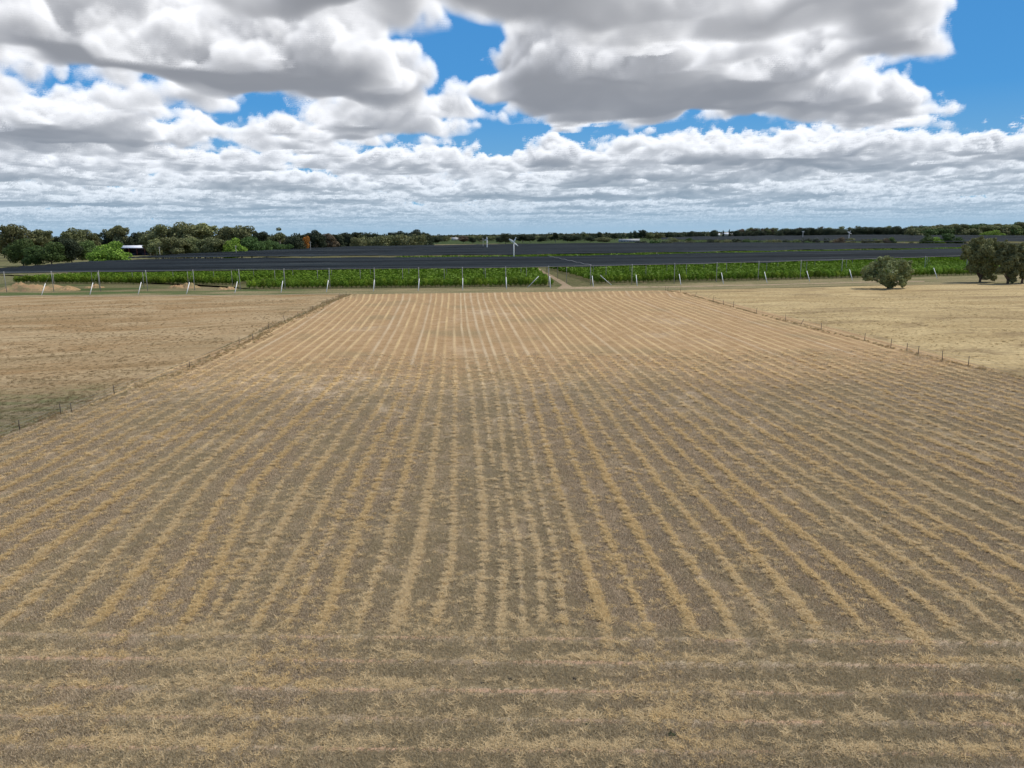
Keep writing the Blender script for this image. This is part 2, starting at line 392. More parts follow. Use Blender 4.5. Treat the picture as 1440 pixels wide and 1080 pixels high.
def right_edge(y): return 940 + (y-408)*4.05
def make_field():
    yl = np.concatenate([np.linspace(411.5, 440, 40), np.linspace(440, 560, 110)[1:], np.linspace(560, 1150, 190)[1:]])
    nu = 520; V = []; PX = []; PY = []
    for y in yl:
        x0 = max(left_edge(y)+2, -420); x1 = min(right_edge(y)-2, 1900)
        x = np.linspace(x0, x1, nu); yy = y - (x-714)*0.0125*np.clip((560-y)/140, 0, 1)
        PX.append(x); PY.append(np.full(nu, y)); V.append(G(x, yy, 0.0))
    V = np.array(V); PX = np.array(PX); PY = np.array(PY)
    rp = np.array([rowpos(PX[i], PY[i]) for i in range(len(yl))]); cp = crosspos(PX, PY)
    hl = np.clip((PY-(PX-720)*0.0085-868)/26, 0, 1)
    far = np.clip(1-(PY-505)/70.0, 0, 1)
    fr = np.abs((rp+100.5) % 1-0.5); fc = np.abs((cp+100.5) % 1-0.5)
    rn = np.random.default_rng(3).random(rp.shape)
    ridge = np.clip(1-fr/0.26, 0, 1)**1.3*(0.045+0.04*rn)*(1-hl)
    ridge2 = np.clip(1-fc/0.3, 0, 1)*(0.05+0.04*rn)*hl
    V[..., 2] = 0.02 + ridge + ridge2 + 0.02*rn
    cx, cy = g2(95, 888); rr = np.hypot(V[..., 0]-cx, (V[..., 1]-cy)*0.8); arc = (np.exp(-((rr-3.1)/0.22)**2)+0.8*np.exp(-((rr-4.3)/0.25)**2)+0.5*np.exp(-((rr-2.2)/0.2)**2))*(V[..., 1] > cy-1)
    V = V.reshape(-1, 3); n = len(yl)
    i, j = np.meshgrid(np.arange(n-1), np.arange(nu-1), indexing='ij'); k = (i*nu+j).ravel()
    Q = np.stack([k+nu, k+nu+1, k+1, k], 1)
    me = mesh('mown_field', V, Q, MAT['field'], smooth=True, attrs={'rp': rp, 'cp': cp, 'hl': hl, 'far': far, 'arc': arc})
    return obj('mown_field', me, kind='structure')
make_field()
# side paddocks
sheet('paddock_ground', (gp((-1500, 1000), (-260, 720), (0, 620), (240, 518), (484, 416)), gp((-1500, 416), (-700, 416), (-100, 416), (200, 414.5), (484, 412))), -0.04, MAT['left_paddock'], 60, 60,
      attr=lambda V: np.clip((100-V[:, 1])/25, 0, 1)*np.clip((-V[:, 0]-8)/25, 0, 1))
sheet('paddock_ground', (gp((3200, 960), (1900, 645), (1440, 531), (1150, 460), (942, 409)), gp((3200, 380), (1900, 388), (1440, 395), (1150, 404), (942, 407))), -0.04, MAT['right_paddock'], 60, 60)
# verge between field and orchard
sheet('verge_ground', (gp((-1500, 418), (-500, 417.5), (0, 417), (480, 414), (720, 411.5), (940, 408.5), (1200, 402), (1440, 398), (2400, 390)),
                gp((-1500, 400), (-500, 397), (0, 396), (330, 398), (480, 402), (720, 400), (940, 395), (1200, 388), (1440, 384), (2400, 372))), -0.015, MAT['verge'], 120, 14,
      attr=lambda V: np.clip((-V[:, 0]-55)/25, 0, 1))
MAT['crop'] = material('crop', f_dirt((0.045, 0.07, 0.022), (0.07, 0.10, 0.03), (0.035, 0.05, 0.02), 0.5), 0.9, 0.05)
sheet('crop_ground', (gp((470, 346), (560, 344.5), (720, 342.6), (960, 345), (1440, 349)), gp((470, 337.6), (560, 336.6), (720, 334.0), (960, 331), (1440, 325))), -0.03, MAT['crop'], 60, 30)
# ------------------------------------------------------------------ orchard
NET_Z = 6.9
E1 = [(-260, 383), (0, 383), (100, 382), (240, 380.5), (480, 378), (720, 376), (830, 373.5), (960, 371), (1200, 364.5), (1350, 359.5), (1600, 351.5), (1900, 343)]
E2 = [(-260, 383), (0, 376), (70, 371.5), (130, 366.5), (240, 363.3), (480, 361.9), (720, 360.6), (830, 359), (960, 356.2), (1200, 351.8), (1350, 349.3), (1600, 344)]
E3 = [(180, 362.5), (260, 361), (480, 359.3), (720, 357.6), (830, 356), (960, 353.8), (1200, 349.6), (1350, 347.3), (1500, 344)]
E4 = [(180, 361.5), (240, 357.5), (300, 354.5), (400, 349.3), (480, 346.3), (600, 344.6), (720, 342.8), (830, 341.6), (960, 340.6), (1080, 340.8), (1200, 341.2), (1350, 342.3), (1500, 342)]
E5 = [(930, 336.5), (1080, 338), (1200, 338.8), (1350, 339.5), (1500, 339)]
E6 = [(930, 334.0), (1020, 331.2), (1160, 329.8), (1300, 330), (1440, 331), (1560, 331)]
def edge_pts(E, z, n):
    P = np.array([g2(x, y, z) for x, y in E]); s = np.concatenate([[0], np.cumsum(np.linalg.norm(np.diff(P, axis=0), axis=1))])
    t = np.linspace(0, s[-1], n); return np.stack([np.interp(t, s, P[:, 0]), np.interp(t, s, P[:, 1])], 1)
def edge_y(E, xw, z):               # world y of an edge at world x
    P = np.array([g2(x, y, z) for x, y in E]); o = np.argsort(P[:, 0]); return np.interp(xw, P[o, 0], P[o, 1])
def net_sheet(name, Ea, Eb, nu, nv, parent, z=NET_Z, pitch=9.2):
    a = edge_pts(Ea, z, nu); b = edge_pts(Eb, z, nu)
    v = np.linspace(0, 1, nv)[:, None, None]; g = a*(1-v)+b*v
    ph = (g[..., 1]+g[..., 0]*0.02)/pitch
    zz = z + 0.45*np.abs(np.sin(pi*ph)) - 0.45 + 0.10*np.sin(g[..., 0]/9.0)*np.sin(g[..., 1]/13.) + 0.04*np.random.default_rng(5).standard_normal(g.shape[:2])
    V = np.column_stack([g.reshape(-1, 2), zz.ravel()])
    i, j = np.meshgrid(np.arange(nv-1), np.arange(nu-1), indexing='ij'); k = (i*nu+j).ravel()
    Q = np.stack([k, k+1, k+nu+1, k+nu], 1)
    return obj(name, mesh(name, V, Q, MAT['net'], smooth=False), parent)
def canopy(label, loc):
    o = bpy.data.objects.new('net_canopy', None); COL.objects.link(o); o.location = (0, 0, 0); o.empty_display_size = 1
    return tag(o, label, 'shade netting', 'shade net canopies over the orchard')
c1 = canopy('wide black shade net on tall poles over the front orchard blocks, nearest of the nets', 0)
c2 = canopy('long black shade net stretched behind the thin green gap, second from the front', 0)
c3 = canopy('farthest dark navy shade net on the right, below the dark skyline trees', 0)
net_sheet('shade_net', E1, E2, 260, 90, c1)
net_sheet('shade_net', E3, E4, 200, 220, c2)
net_sheet('shade_net', E5, E6, 120, 120, c3, pitch=9.0)
def post_mesh(h, r, mat, name):
    mb = MB(); mb.tube([(0, 0, -0.3), (0, 0, h*0.6), (0, 0, h)], [r, r*0.92, r*0.8], 7); return mb.build(name, MAT[mat], True)
PM = post_mesh(NET_Z+0.25, 0.13, 'grey_pole', 'net_post')
PMI = post_mesh(NET_Z-0.75, 0.11, 'grey_pole', 'net_post')
posts_px = [5, 71.7, 138, 204.5, 271, 335.5, 399, 462.5, 526, 588.5, 650, 711, 771.5, 830.5, 889, 949, 1008.5, 1067.5, 1127, 1185, 1243, 1302, 1361, 1420, 1478]
front_xy = []
def e_at(E, x): return float(np.interp(x, [p[0] for p in E], [p[1] for p in E]))
for x in posts_px:
    X, Y = g2(x, e_at(E1, x), NET_Z); front_xy.append((X, Y)); obj('net_post', PM, c1, (X, Y+0.1, 0))
for i in range(len(front_xy)-1):      # inner rows of posts under the front net
    X = (front_xy[i][0]+front_xy[i+1][0])/2; Y = (front_xy[i][1]+front_xy[i+1][1])/2+0.1
    for dy in (14.3, 42.1, 84.7): 
        if Y+dy < edge_y(E2, X, NET_Z)-2: obj('net_post', PMI, c1, (X+(dy-14)*-0.055, Y+dy, 0))
# white leaning struts with their guy wires
def strut_mesh(dx, dy, h, r=0.115):
    mb = MB(); mb.tube([(0, 0, -0.2), (dx, dy, h)], [r, r], 7); return mb.build('strut', MAT['white_paint'], True)
SM = strut_mesh(0.0, 3.1, 3.7)
struts = [(58, 415.2), (126, 414.6), (194, 413.9), (262, 413.3), (330, 412.2), (395, 411.3), (459, 410.6), (525, 409.6), (588, 408.8), (650.5, 408), (712.5, 407), (774, 405.2), (834.5, 403.6),
          (896, 402.4), (957.5, 400.8), (1017.5, 399.2), (1079, 398), (1139, 395.7), (1199, 394.4), (1259, 393), (1318.5, 391.6), (1378, 390)]
for k, (x, y) in enumerate(struts):
    X, Y = g2(x, y); o = obj('strut', SM, c1, (X, Y, 0)); o.rotation_euler = (radians(random.uniform(-3, 3)), radians(random.uniform(-2.5, 2.5)), 0)
    px_ = front_xy[k+1]
    wires = MB(); wires.tube([(X, Y+3.1, 3.7), (px_[0], px_[1], NET_Z)], 0.012, 4, False); obj('guy_wire', wires.build('guy_wire', MAT['wire']), c1)
for (x0, y0, x1, y1) in [(741, 404.5, 757.5, 388.5), (860.5, 400.8, 844, 387), (834, 386, 830.5, 382.4), (744.5, 389.6, 748, 386), (739.7, 385, 741.7, 382)]:
    X, Y = g2(x0, y0); d = ray(np.array([x1]), np.array([y1]))[0]; s = Y/d[1]; tx, tz = d[0]*s, H+d[2]*s
    obj('strut', strut_mesh(tx-X, 0.0, tz), c1, (X, Y, 0))
cab = MB(); P0 = np.array(g2(832, 372.8, NET_Z+0.25)+(NET_Z+0.2,)); P1 = np.array(g2(770, 359.5, NET_Z+0.25)+(NET_Z+0.2,))
cab.tube([P0+(P1-P0)*t+np.array([0, 0, 0.12*sin(t*40)]) for t in np.linspace(0, 1, 40)], 0.07, 4, False)
edge = MB(); ep = edge_pts(E1, NET_Z, 200); edge.tube([(x, y-0.05, NET_Z-0.02) for x, y in ep], 0.05, 4, False)
obj('seam_cable', cab.build('seam_cable', MAT['grey_pole']), c1); obj('edge_cable', edge.build('edge_cable', MAT['wire']), c1)
for E, c, xs, zz in ((E3, c2, np.linspace(200, 1480, 24), NET_Z), (E5, c3, np.linspace(940, 1480, 14), NET_Z)):
    for x in xs:
        X, Y = g2(x, e_at(E, x), zz); obj('net_post', PMI, c, (X, Y+0.2, 0))
# orchard ground
sheet('orchard_ground', (gp((-900, 400), (10, 399.5), (330, 402), (345, 407.5), (770, 403.5), (836, 402), (1200, 391.5), (1440, 386), (2400, 374)),
                gp((-900, 352), (10, 352), (330, 352), (345, 350), (770, 348), (836, 346), (1200, 341), (1440, 338.5), (2400, 334))), -0.005, MAT['orchard_floor'], 60, 30)
# lane and farm track
lane = sheet('lane', (gp((783, 406), (791, 401), (779.5, 393.5), (768, 386.5), (757, 380), (749, 375)), gp((810, 406.5), (802, 401.8), (789.5, 394.2), (775.5, 386.8), (762, 380), (753, 374.5))), 0.03, MAT['track'], 30, 6)
sheet('track', (gp((786, 406.3), (830, 406.2), (880, 404.8), (960, 403.6), (1080, 401.0), (1200, 397.7), (1300, 396)), gp((786, 404.2), (830, 403.6), (880, 403.4), (960, 402.4), (1080, 400.0), (1200, 396.7), (1300, 395.2))), 0.02, MAT['track'], 60, 4)
sheet('track', (gp((-60, 419), (0, 418.2), (50, 415.8), (120, 417.2), (230, 416.5), (400, 414.8), (480, 413.2)), gp((-60, 417.6), (0, 416.8), (50, 415.0), (120, 416.2), (230, 415.6), (400, 414.2), (480, 412.6))), 0.02, MAT['track'], 60, 4)

# ------------------------------------------------------------------ trees
def leaf_cloud(rg, C, R, n, size, squash=0.8, surf=0.55):
    """n leaf-clump quads spread through blobs (centres C, radii R)"""
    C = np.asarray(C, float); R = np.asarray(R, float)
    w = R**2; idx = rg.choice(len(C), n, p=w/w.sum())
    d = rg.standard_normal((n, 3)); d /= np.linalg.norm(d, axis=1)[:, None]
    rad = rg.random(n)**(1/3.); rad = surf+(1-surf)*rad*1.0; rad = np.where(rg.random(n) < 0.25, rg.random(n)**0.5, rad)
    p = C[idx]+d*(rad*R[idx])[:, None]*np.array([1, 1, squash])
    a = rg.standard_normal((n, 3)); a /= np.linalg.norm(a, axis=1)[:, None]
    nrm = d*0.7+rg.standard_normal((n, 3))*0.6; u = np.cross(nrm, a); u /= np.linalg.norm(u, axis=1)[:, None]+1e-9
    v = np.cross(nrm, u); v /= np.linalg.norm(v, axis=1)[:, None]+1e-9
    s = size*(0.55+0.9*rg.random(n))[:, None]
    q = np.stack([p-u*s*0.6, p+v*s*0.32, p+u*s*0.6, p-v*s*0.32], 1).reshape(-1, 3)
    return q, np.arange(4*n).reshape(-1, 4)
def tree_proto(kind, seed, n=2600, lsz=None):
    """unit-ish tree: height 1, crown width 1 (scaled later per instance). returns (crown mesh, trunk mesh)"""
    rg = np.random.default_rng(seed); C = []; R = []; tr = MB(); size = 0.05; squash = 0.8; bm = 'bark'
    if kind == 'gum':           # several separate rounded lobes on forked limbs
        k = rg.integers(7, 11); bm = 'pale_bark'
        for i in range(k):
            a = i*2.4+rg.random(); rr = 0.34*math.sqrt(rg.random()); z = 0.40+0.45*rg.random()-0.25*(rr/0.34)**2+0.08
            r = 0.14+0.09*rg.random(); z = min(z, 1-r*0.8); c = np.array([cos(a)*rr, sin(a)*rr, z]); C.append(c); R.append(r)
            tr.tube([(0, 0, 0.12+0.1*rg.random()), c*np.array([.55, .55, .7]), c], [0.016, 0.010, 0.004], 5)
            for q in range(3): C.append(c+rg.standard_normal(3)*0.09*np.array([1, 1, .6])); R.append(r*0.5)
        for i in range(4):
            a = rg.random()*6.3; C.append([cos(a)*.22, sin(a)*.22, 0.30+0.12*rg.random()]); R.append(0.11)
        C.append([0, 0, 0.84]); R.append(0.15); C.append([0, 0, 0.55]); R.append(0.24); size = 0.040; squash = 0.75
        tr.tube([(0, 0, -0.02), (0.01, 0.01, 0.2), (0, 0, 0.5)], [0.028, 0.02, 0.012], 6)
    elif kind == 'round':       # dense dark round crown to the ground
        for i in range(16):
            a = rg.random()*6.3; rr = 0.30*math.sqrt(rg.random()); z = 0.22+0.6*rg.random(); rr *= math.sqrt(max(0.1, 1-((z-0.5)/0.5)**2))
            C.append([cos(a)*rr, sin(a)*rr, z]); R.append(0.13+0.08*rg.random())
        C.append([0, 0, 0.5]); R.append(0.3); size = 0.036; squash = 0.95
        tr.tube([(0, 0, -0.02), (0, 0, 0.5)], [0.03, 0.015], 6)
    elif kind == 'willow':
        for i in range(20):
            a = rg.random()*6.3; rr = 0.36*math.sqrt(rg.random()); z = 0.16+0.62*rg.random()*(1-0.5*(rr/0.36)); C.append([cos(a)*rr, sin(a)*rr, z]); R.append(0.12+0.07*rg.random())
        C.append([0, 0, .55]); R.append(.3); C.append([0.15, 0, .82]); R.append(.14); size = 0.036; squash = 1.0
        tr.tube([(0, 0, -0.02), (0, 0, 0.5)], [0.03, 0.015], 6)
    elif kind == 'spire':
        for i in range(14):
            z = 0.12+0.83*i/13; rr = 0.28*(1-z)**0.7*rg.random(); a = rg.random()*6.3; C.append([cos(a)*rr, sin(a)*rr, z]); R.append(0.05+0.26*(1-z)**0.8)
        size = 0.036; tr.tube([(0, 0, -0.02), (0, 0, 0.8)], [0.03, 0.008], 6)
    elif kind == 'sparse':      # thin crown, much trunk
        bm = 'pale_bark'
        for i in range(9):
            a = rg.random()*6.3; rr = 0.3*rg.random(); z = 0.5+0.42*rg.random(); c = np.array([cos(a)*rr, sin(a)*rr, z]); C.append(c); R.append(0.07+0.06*rg.random())
            tr.tube([(0, 0, 0.25+0.2*rg.random()), c], [0.011, 0.004], 5)
        size = 0.036; squash = .7; tr.tube([(0, 0, -0.02), (0.02, 0, 0.4), (0, 0, 0.75)], [0.02, 0.015, 0.008], 6)
    if lsz: size = lsz
    v, q = leaf_cloud(rg, C, R, n, size, squash)
    v[:, 2] = np.where(v[:, 2] < 0.015, 0.015+0.03*rg.random(len(v)), v[:, 2])
    ztop = np.percentile(v[:, 2], 99.7); w = np.percentile(np.abs(v[:, :2]), 98.5); v[:, 2] /= ztop; v[:, :2] *= 0.5/w
    return mesh(kind+'_crown', v, q, MAT['leaf_olive']), tr.build(kind+'_trunk', MAT[bm], True)
PROT = {}
for kd, cnt, n in (('gum', 6, 9000), ('round', 4, 6500), ('willow', 2, 11000), ('spire', 2, 4200), ('sparse', 3, 2400)):
    PROT[kd] = [tree_proto(kd, 11*i+len(kd), n) for i in range(cnt)]
FAR = {kd: [tree_proto(kd, 50+7*i+len(kd), 900, 0.075) for i in range(3)] for kd in ('gum', 'round', 'sparse')}
NAMES = {'gum': 'gum_tree', 'round': 'broadleaf_tree', 'willow': 'willow_tree', 'spire': 'conifer_tree', 'sparse': 'gum_tree'}
def tree(px, ytop, w, D, kind='gum', mat='leaf_olive', label='', group=None, far=False, name=None, cat='tree', sx=1.0, parts=True):
    X, Y = at(px, D); h = htop(px, ytop, D); W = wpx(w, D)*1.22
    cm, tm = random.choice((FAR if far else PROT)[kind])
    o = bpy.data.objects.new(name or NAMES[kind], None); COL.objects.link(o); o.location = (X, Y, 0); o.rotation_euler = (0, 0, random.uniform(0, 6.28))
    tag(o, label, cat, group)
    for nm, me in (('crown', cm), ('trunk', tm)):
        c = obj(nm, me, o); c.scale = (W, W, h)
        if nm == 'crown': c.material_slots[0].link = 'OBJECT'; c.material_slots[0].material = MAT[mat]
        else: c.scale = (min(W, h), min(W, h), h)
    return o
GL = 'gum trees and broadleaf trees behind the nets on the left'
L = [ # px, top, width, D, kind, mat, label
 (-6, 326, 26, 700, 'gum', 'leaf_olive', 'olive gum tree cut by the left edge of the picture'),
 (20, 316, 36, 660, 'gum', 'leaf_olive', 'tall spreading gum tree, first to break the skyline at far left'),
 (56, 323.5, 34, 690, 'gum', 'leaf_olive', 'gum tree with a flat crown behind the dark green bushy trees at far left'),
 (80, 333, 26, 760, 'gum', 'leaf_dark', 'low dark gum tree filling the gap left of the twin rounded gums'),
 (103, 321.5, 28, 660, 'gum', 'leaf_olive', 'left one of the twin rounded gums left of the bright green willow'),
 (124, 323.5, 26, 680, 'gum', 'leaf_olive', 'right one of the twin rounded gums, partly above the bright green willow'),
 (139, 328, 12, 740, 'sparse', 'leaf_dark', 'thin gum tree with see-through crown above the bright green willow'),
 (152, 327, 20, 860, 'gum', 'leaf_dark', 'dark gum tree standing behind the bright green willow'),
 (168, 317.5, 26, 860, 'gum', 'leaf_olive', 'tall pointed gum tree behind the white roofed open shed'),
 (190, 328, 18, 860, 'gum', 'leaf_dark', 'dark gum tree right behind the roof of the open shed'),
 (209, 325, 20, 740, 'gum', 'leaf_grey', 'grey green gum tree at the right end of the open shed'),
 (227, 316.5, 38, 640, 'gum', 'leaf_olive', 'broad gum tree starting the big clump right of the shed'),
 (219, 336, 22, 620, 'gum', 'leaf_grey', 'low grey gum tree with pale trunks in front of the big clump'),
 (256, 313.5, 44, 640, 'gum', 'leaf_olive', 'tallest and broadest gum tree of the big clump at left'),
 (243, 334, 34, 590, 'gum', 'leaf_olive', 'lower gum tree in front of the tallest gum of the clump'),
 (286, 314.5, 38, 650, 'gum', 'leaf_grey', 'lighter grey green gum tree right of the tallest gum'),
 (272, 335, 30, 600, 'gum', 'leaf_grey', 'brownish low gum tree in front of the light grey green gum'),
 (297, 334, 34, 600, 'gum', 'leaf_olive', 'low olive gum tree left of the first round bright green tree'),
 (304, 325, 14, 760, 'sparse', 'leaf_dark', 'small bluish gum tree in the notch behind the clump'),
 (319, 319, 28, 660, 'gum', 'leaf_olive', 'gum tree behind the round bright green tree'),
 (338, 317.8, 36, 660, 'gum', 'leaf_olive', 'wide domed gum tree right of the notch in the skyline'),
 (361, 325, 10, 760, 'sparse', 'leaf_dark', 'thin gum tree between the wide domed gum and the dark flat one'),
 (371, 326.5, 22, 760, 'gum', 'leaf_dark', 'dark flat topped gum tree left of the spiky one'),
 (393, 320.5, 26, 740, 'sparse', 'leaf_olive', 'spiky open crowned gum tree left of the orange tree'),
 (392, 330, 26, 800, 'gum', 'leaf_dark', 'dark gum tree at the foot of the spiky open crowned gum'),
 (443, 324, 24, 760, 'gum', 'leaf_dark', 'dark gum tree with pale trunks just right of the orange tree'),
 (462, 328.5, 22, 780, 'gum', 'leaf_brown', 'brownish gum tree right of the orange tree, second after it'),
 (476, 330, 18, 800, 'gum', 'leaf_dark', 'dark gum tree right of the brownish gum'),
 (487, 327.5, 18, 860, 'gum', 'leaf_dark', 'dark gum tree, left one of the close pair right of the brownish gum'),
 (499, 327, 22, 860, 'gum', 'leaf_dark', 'dark gum tree, right one of the close pair right of the brownish gum'),
 (517, 328.5, 22, 880, 'gum', 'leaf_dark', 'dark gum tree midway between the orange tree and the tall dark gum'),
 (532, 331, 20, 900, 'gum', 'leaf_dark', 'lower dark gum tree in the dip of the dark clump'),
 (549, 327, 10, 900, 'sparse', 'leaf_dark', 'small tuft crowned gum tree left of the tall dark gums'),
 (563, 325.3, 24, 900, 'gum', 'leaf_dark', 'dark gum tree left of and touching the tallest dark gum'),
 (586, 323.3, 25, 900, 'gum', 'leaf_dark', 'tallest dark gum tree where the left woodland ends'),
 (574, 330, 22, 880, 'round', 'leaf_dark', 'low dark tree in front of the tallest dark gum'),
 (602, 331, 12, 950, 'round', 'leaf_dark', 'small dark tree right beside the tallest dark gum'),
 (505, 334, 18, 840, 'round', 'leaf_olive', 'low olive tree in front of the close pair of dark gums'),
 (28, 336, 30, 520, 'round', 'leaf_green', 'dark green bushy tree nearest the left edge behind the net'),
 (45, 346, 26, 500, 'round', 'leaf_green', 'low green bushy tree behind the net corner, second from the left edge'),
 (68, 341, 40, 500, 'round', 'leaf_green', 'broad green bushy tree behind the net, third from the left edge'),
 (97, 336, 28, 510, 'round', 'leaf_dark', 'very dark green bushy tree left of the bright green willow'),
 (122, 338.5, 26, 520, 'round', 'leaf_green', 'mid green tree touching the bright green willow on its left'),
 (150, 340.5, 41, 470, 'willow', 'leaf_bright', 'large bright yellow green willow left of the open shed'),
 (325, 336, 29, 600, 'willow', 'leaf_bright', 'round bright green tree in front of the domed gums'),
 (352, 333, 26, 640, 'round', 'leaf_green', 'mid green tree right of the round bright green tree'),
 (373, 338, 18, 660, 'round', 'leaf_green', 'small mid green tree, second right of the round bright green tree'),
 (392, 339.5, 28, 680, 'round', 'leaf_green', 'low wide green tree below the spiky gum'),
 (417, 332.5, 25, 700, 'round', 'leaf_dark', 'dense dark green tree left of the orange tree'),
 (429, 332.3, 10, 720, 'round', 'leaf_orange', 'small orange leaved tree among the dark gums'),
]
for a in L: tree(a[0], a[1], a[2], a[3], a[4], a[5], a[6], GL)
for (x0, x1, n_, D, dt, mt) in ((224, 312, 14, 610, 15, 'leaf_grey'), (215, 300, 10, 670, 9, 'leaf_olive'), (-5, 60, 6, 760, 7, 'leaf_dark'), (60, 215, 15, 860, 7, 'leaf_dark'), (305, 480, 20, 800, 5, 'leaf_dark'), (430, 600, 20, 900, 5, 'leaf_dark'), (440, 590, 16, 860, 8, 'leaf_olive')):
    for i in range(n_):
        x = x0+(x1-x0)*(i+random.uniform(.1, .9))/n_
        tree(x, horizon(x)-3+dt*0.8-4+random.uniform(-1.5, 3), random.uniform(14, 20), D+random.uniform(-15, 15), 'round', mt, 'low understorey tree filling the foot of the gum woodland on the left', 'understorey trees of the left woodland', far=True)
# centre skyline trees that stand out
CN = [(614, 332.6, 14, 1500, 'round', 'leaf_dark', 'round dark tree left of the far grey roofed house'), (651, 332, 14, 1500, 'gum', 'leaf_brown', 'brownish tree right of the far grey roofed house'),
 (664, 333, 9, 1500, 'round', 'leaf_dark', 'small dark tree between the far house and the left fan'), (676, 333, 8, 1400, 'sparse', 'leaf_dark', 'bare thin tree beside the left white fan'),
 (711, 328, 13, 1400, 'round', 'leaf_dark', 'round dark tree just left of the large white fan'), (702, 333, 9, 1500, 'round', 'leaf_dark', 'low dark tree left of the round dark tree by the large fan'),
 (735, 330.3, 15, 1450, 'gum', 'leaf_dark', 'dark tree just right of the large white fan'), (745, 331.5, 12, 1500, 'gum', 'leaf_dark', 'second dark tree right of the large white fan'),
 (762, 332.5, 11, 1550, 'round', 'leaf_dark', 'low dark tree right of the large fan, before the tall rounded one'), (781, 327.3, 12, 1500, 'gum', 'leaf_dark', 'taller rounded dark tree right of the large fan'),
 (798, 330.8, 12, 1550, 'round', 'leaf_dark', 'dark tree between the tall rounded tree and the grey dome'), (809, 330.8, 14, 1550, 'round', 'leaf_dark', 'dark tree touching the grey dome tree on its left'),
 (822, 326.2, 9, 1700, 'round', 'leaf_grey', 'grey dome shaped tree on the centre skyline'), (844, 326.2, 7, 1700, 'round', 'leaf_dark', 'small dark dome tree right of the grey one'),
 (830, 332.5, 14, 1500, 'round', 'leaf_dark', 'dark low tree below the grey dome tree'), (848, 333.5, 20, 1350, 'round', 'leaf_olive', 'olive low wide tree right of centre behind the nets'),
 (887, 325.5, 6, 1700, 'spire', 'leaf_dark', 'narrow dark tree above the long white sheds'), (895, 324.3, 8, 1700, 'round', 'leaf_dark', 'dark tree above the long white sheds, left of the highest one'),
 (904, 323.3, 10, 1700, 'gum', 'leaf_dark', 'highest dark tree above the long white sheds'), (914, 326.5, 9, 1700, 'round', 'leaf_grey', 'greyish tree right of the highest dark tree'),
 (1004, 323.5, 11, 1750, 'round', 'leaf_dark', 'dark round tree above the far white farm buildings'), (972, 325, 9, 1750, 'round', 'leaf_dark', 'dark tree left of the far white farm buildings'),
 (1017, 324, 4, 1750, 'spire', 'leaf_dark', 'thin dark poplar above the white farm buildings'), (1026, 322.5, 4, 1750, 'spire', 'leaf_dark', 'tallest thin poplar above the white farm buildings'),
 (1037, 323.8, 9, 1750, 'round', 'leaf_dark', 'dark tree right of the white farm buildings')]
for a in CN: tree(*a, group='trees on the far centre skyline')
# middle trees behind the second net on the right
MR = [(1180, 333.8, 13, 720, 'round', 'leaf_brown', 'brownish round tree between the second and third nets'), (1196, 339, 10, 760, 'round', 'leaf_olive', 'low olive bush right of the brownish round tree'),
 (1237, 337, 12, 740, 'gum', 'leaf_olive', 'olive small tree left of a dark one between the right nets'), (1248, 335.5, 10, 740, 'round', 'leaf_brown', 'brown bush in the row between the right nets'),
 (1256, 333.5, 9, 740, 'round', 'leaf_green', 'green small tree beside the brown bush between the right nets'), (1284, 340, 8, 740, 'round', 'leaf_olive', 'tiny olive bush between the right nets'),
 (1304, 328.5, 20, 700, 'spire', 'leaf_green', 'tall pointed green tree standing before the farthest net'), (1317, 333.5, 16, 700, 'round', 'leaf_bright', 'yellow green tree beside the tall pointed green tree'),
 (1334, 328.5, 18, 700, 'gum', 'leaf_green', 'open green tree left of the big grey gum on the right'), (1350, 333.5, 12, 700, 'round', 'leaf_green', 'small green tree right of the open green tree'), (1357, 341, 8, 690, 'round', 'leaf_brown', 'reddish brown bush next to the big grey gum'),
 (1121, 337.5, 14, 800, 'round', 'leaf_olive', 'low olive bush behind the second net, left of the brownish tree'), (1140, 339, 12, 800, 'round', 'leaf_green', 'low green bush left of the brownish round tree'),
 (1095, 338, 14, 820, 'round', 'leaf_olive', 'olive shrub behind the second net, below the dark skyline trees'), (1068, 337.5, 10, 820, 'round', 'leaf_dark', 'dark shrub behind the second net, right of the white farm'),
 (1042, 338, 9, 840, 'gum', 'leaf_dark', 'dark thin tree behind the second net below the white farm'), (1000, 336.5, 8, 860, 'gum', 'leaf_dark', 'dark small tree breaking the second net edge'),
 (970, 335, 11, 880, 'gum', 'leaf_green', 'green small tree behind the second net right of the long white sheds'), (947, 334, 15, 900, 'round', 'leaf_olive', 'olive yellow tree behind the second net'), (924, 335, 8, 900, 'round', 'leaf_olive', 'small olive tree right of the long white sheds')]
for a in MR: tree(*a, group='trees in the gap behind the second net')
# random low shrubs in that gap
for i in range(26):
    x = 905+i*13.5+random.uniform(-5, 5); tree(x, horizon(x)+12.2+random.uniform(-1.5, 1), random.uniform(8, 15), 780+random.uniform(0, 60), 'round', random.choice(['leaf_olive', 'leaf_dark', 'leaf_green']),
        'low shrub in the broken hedge behind the second net', 'low shrubs of the hedge behind the second net', far=True, name='shrub', cat='shrub')
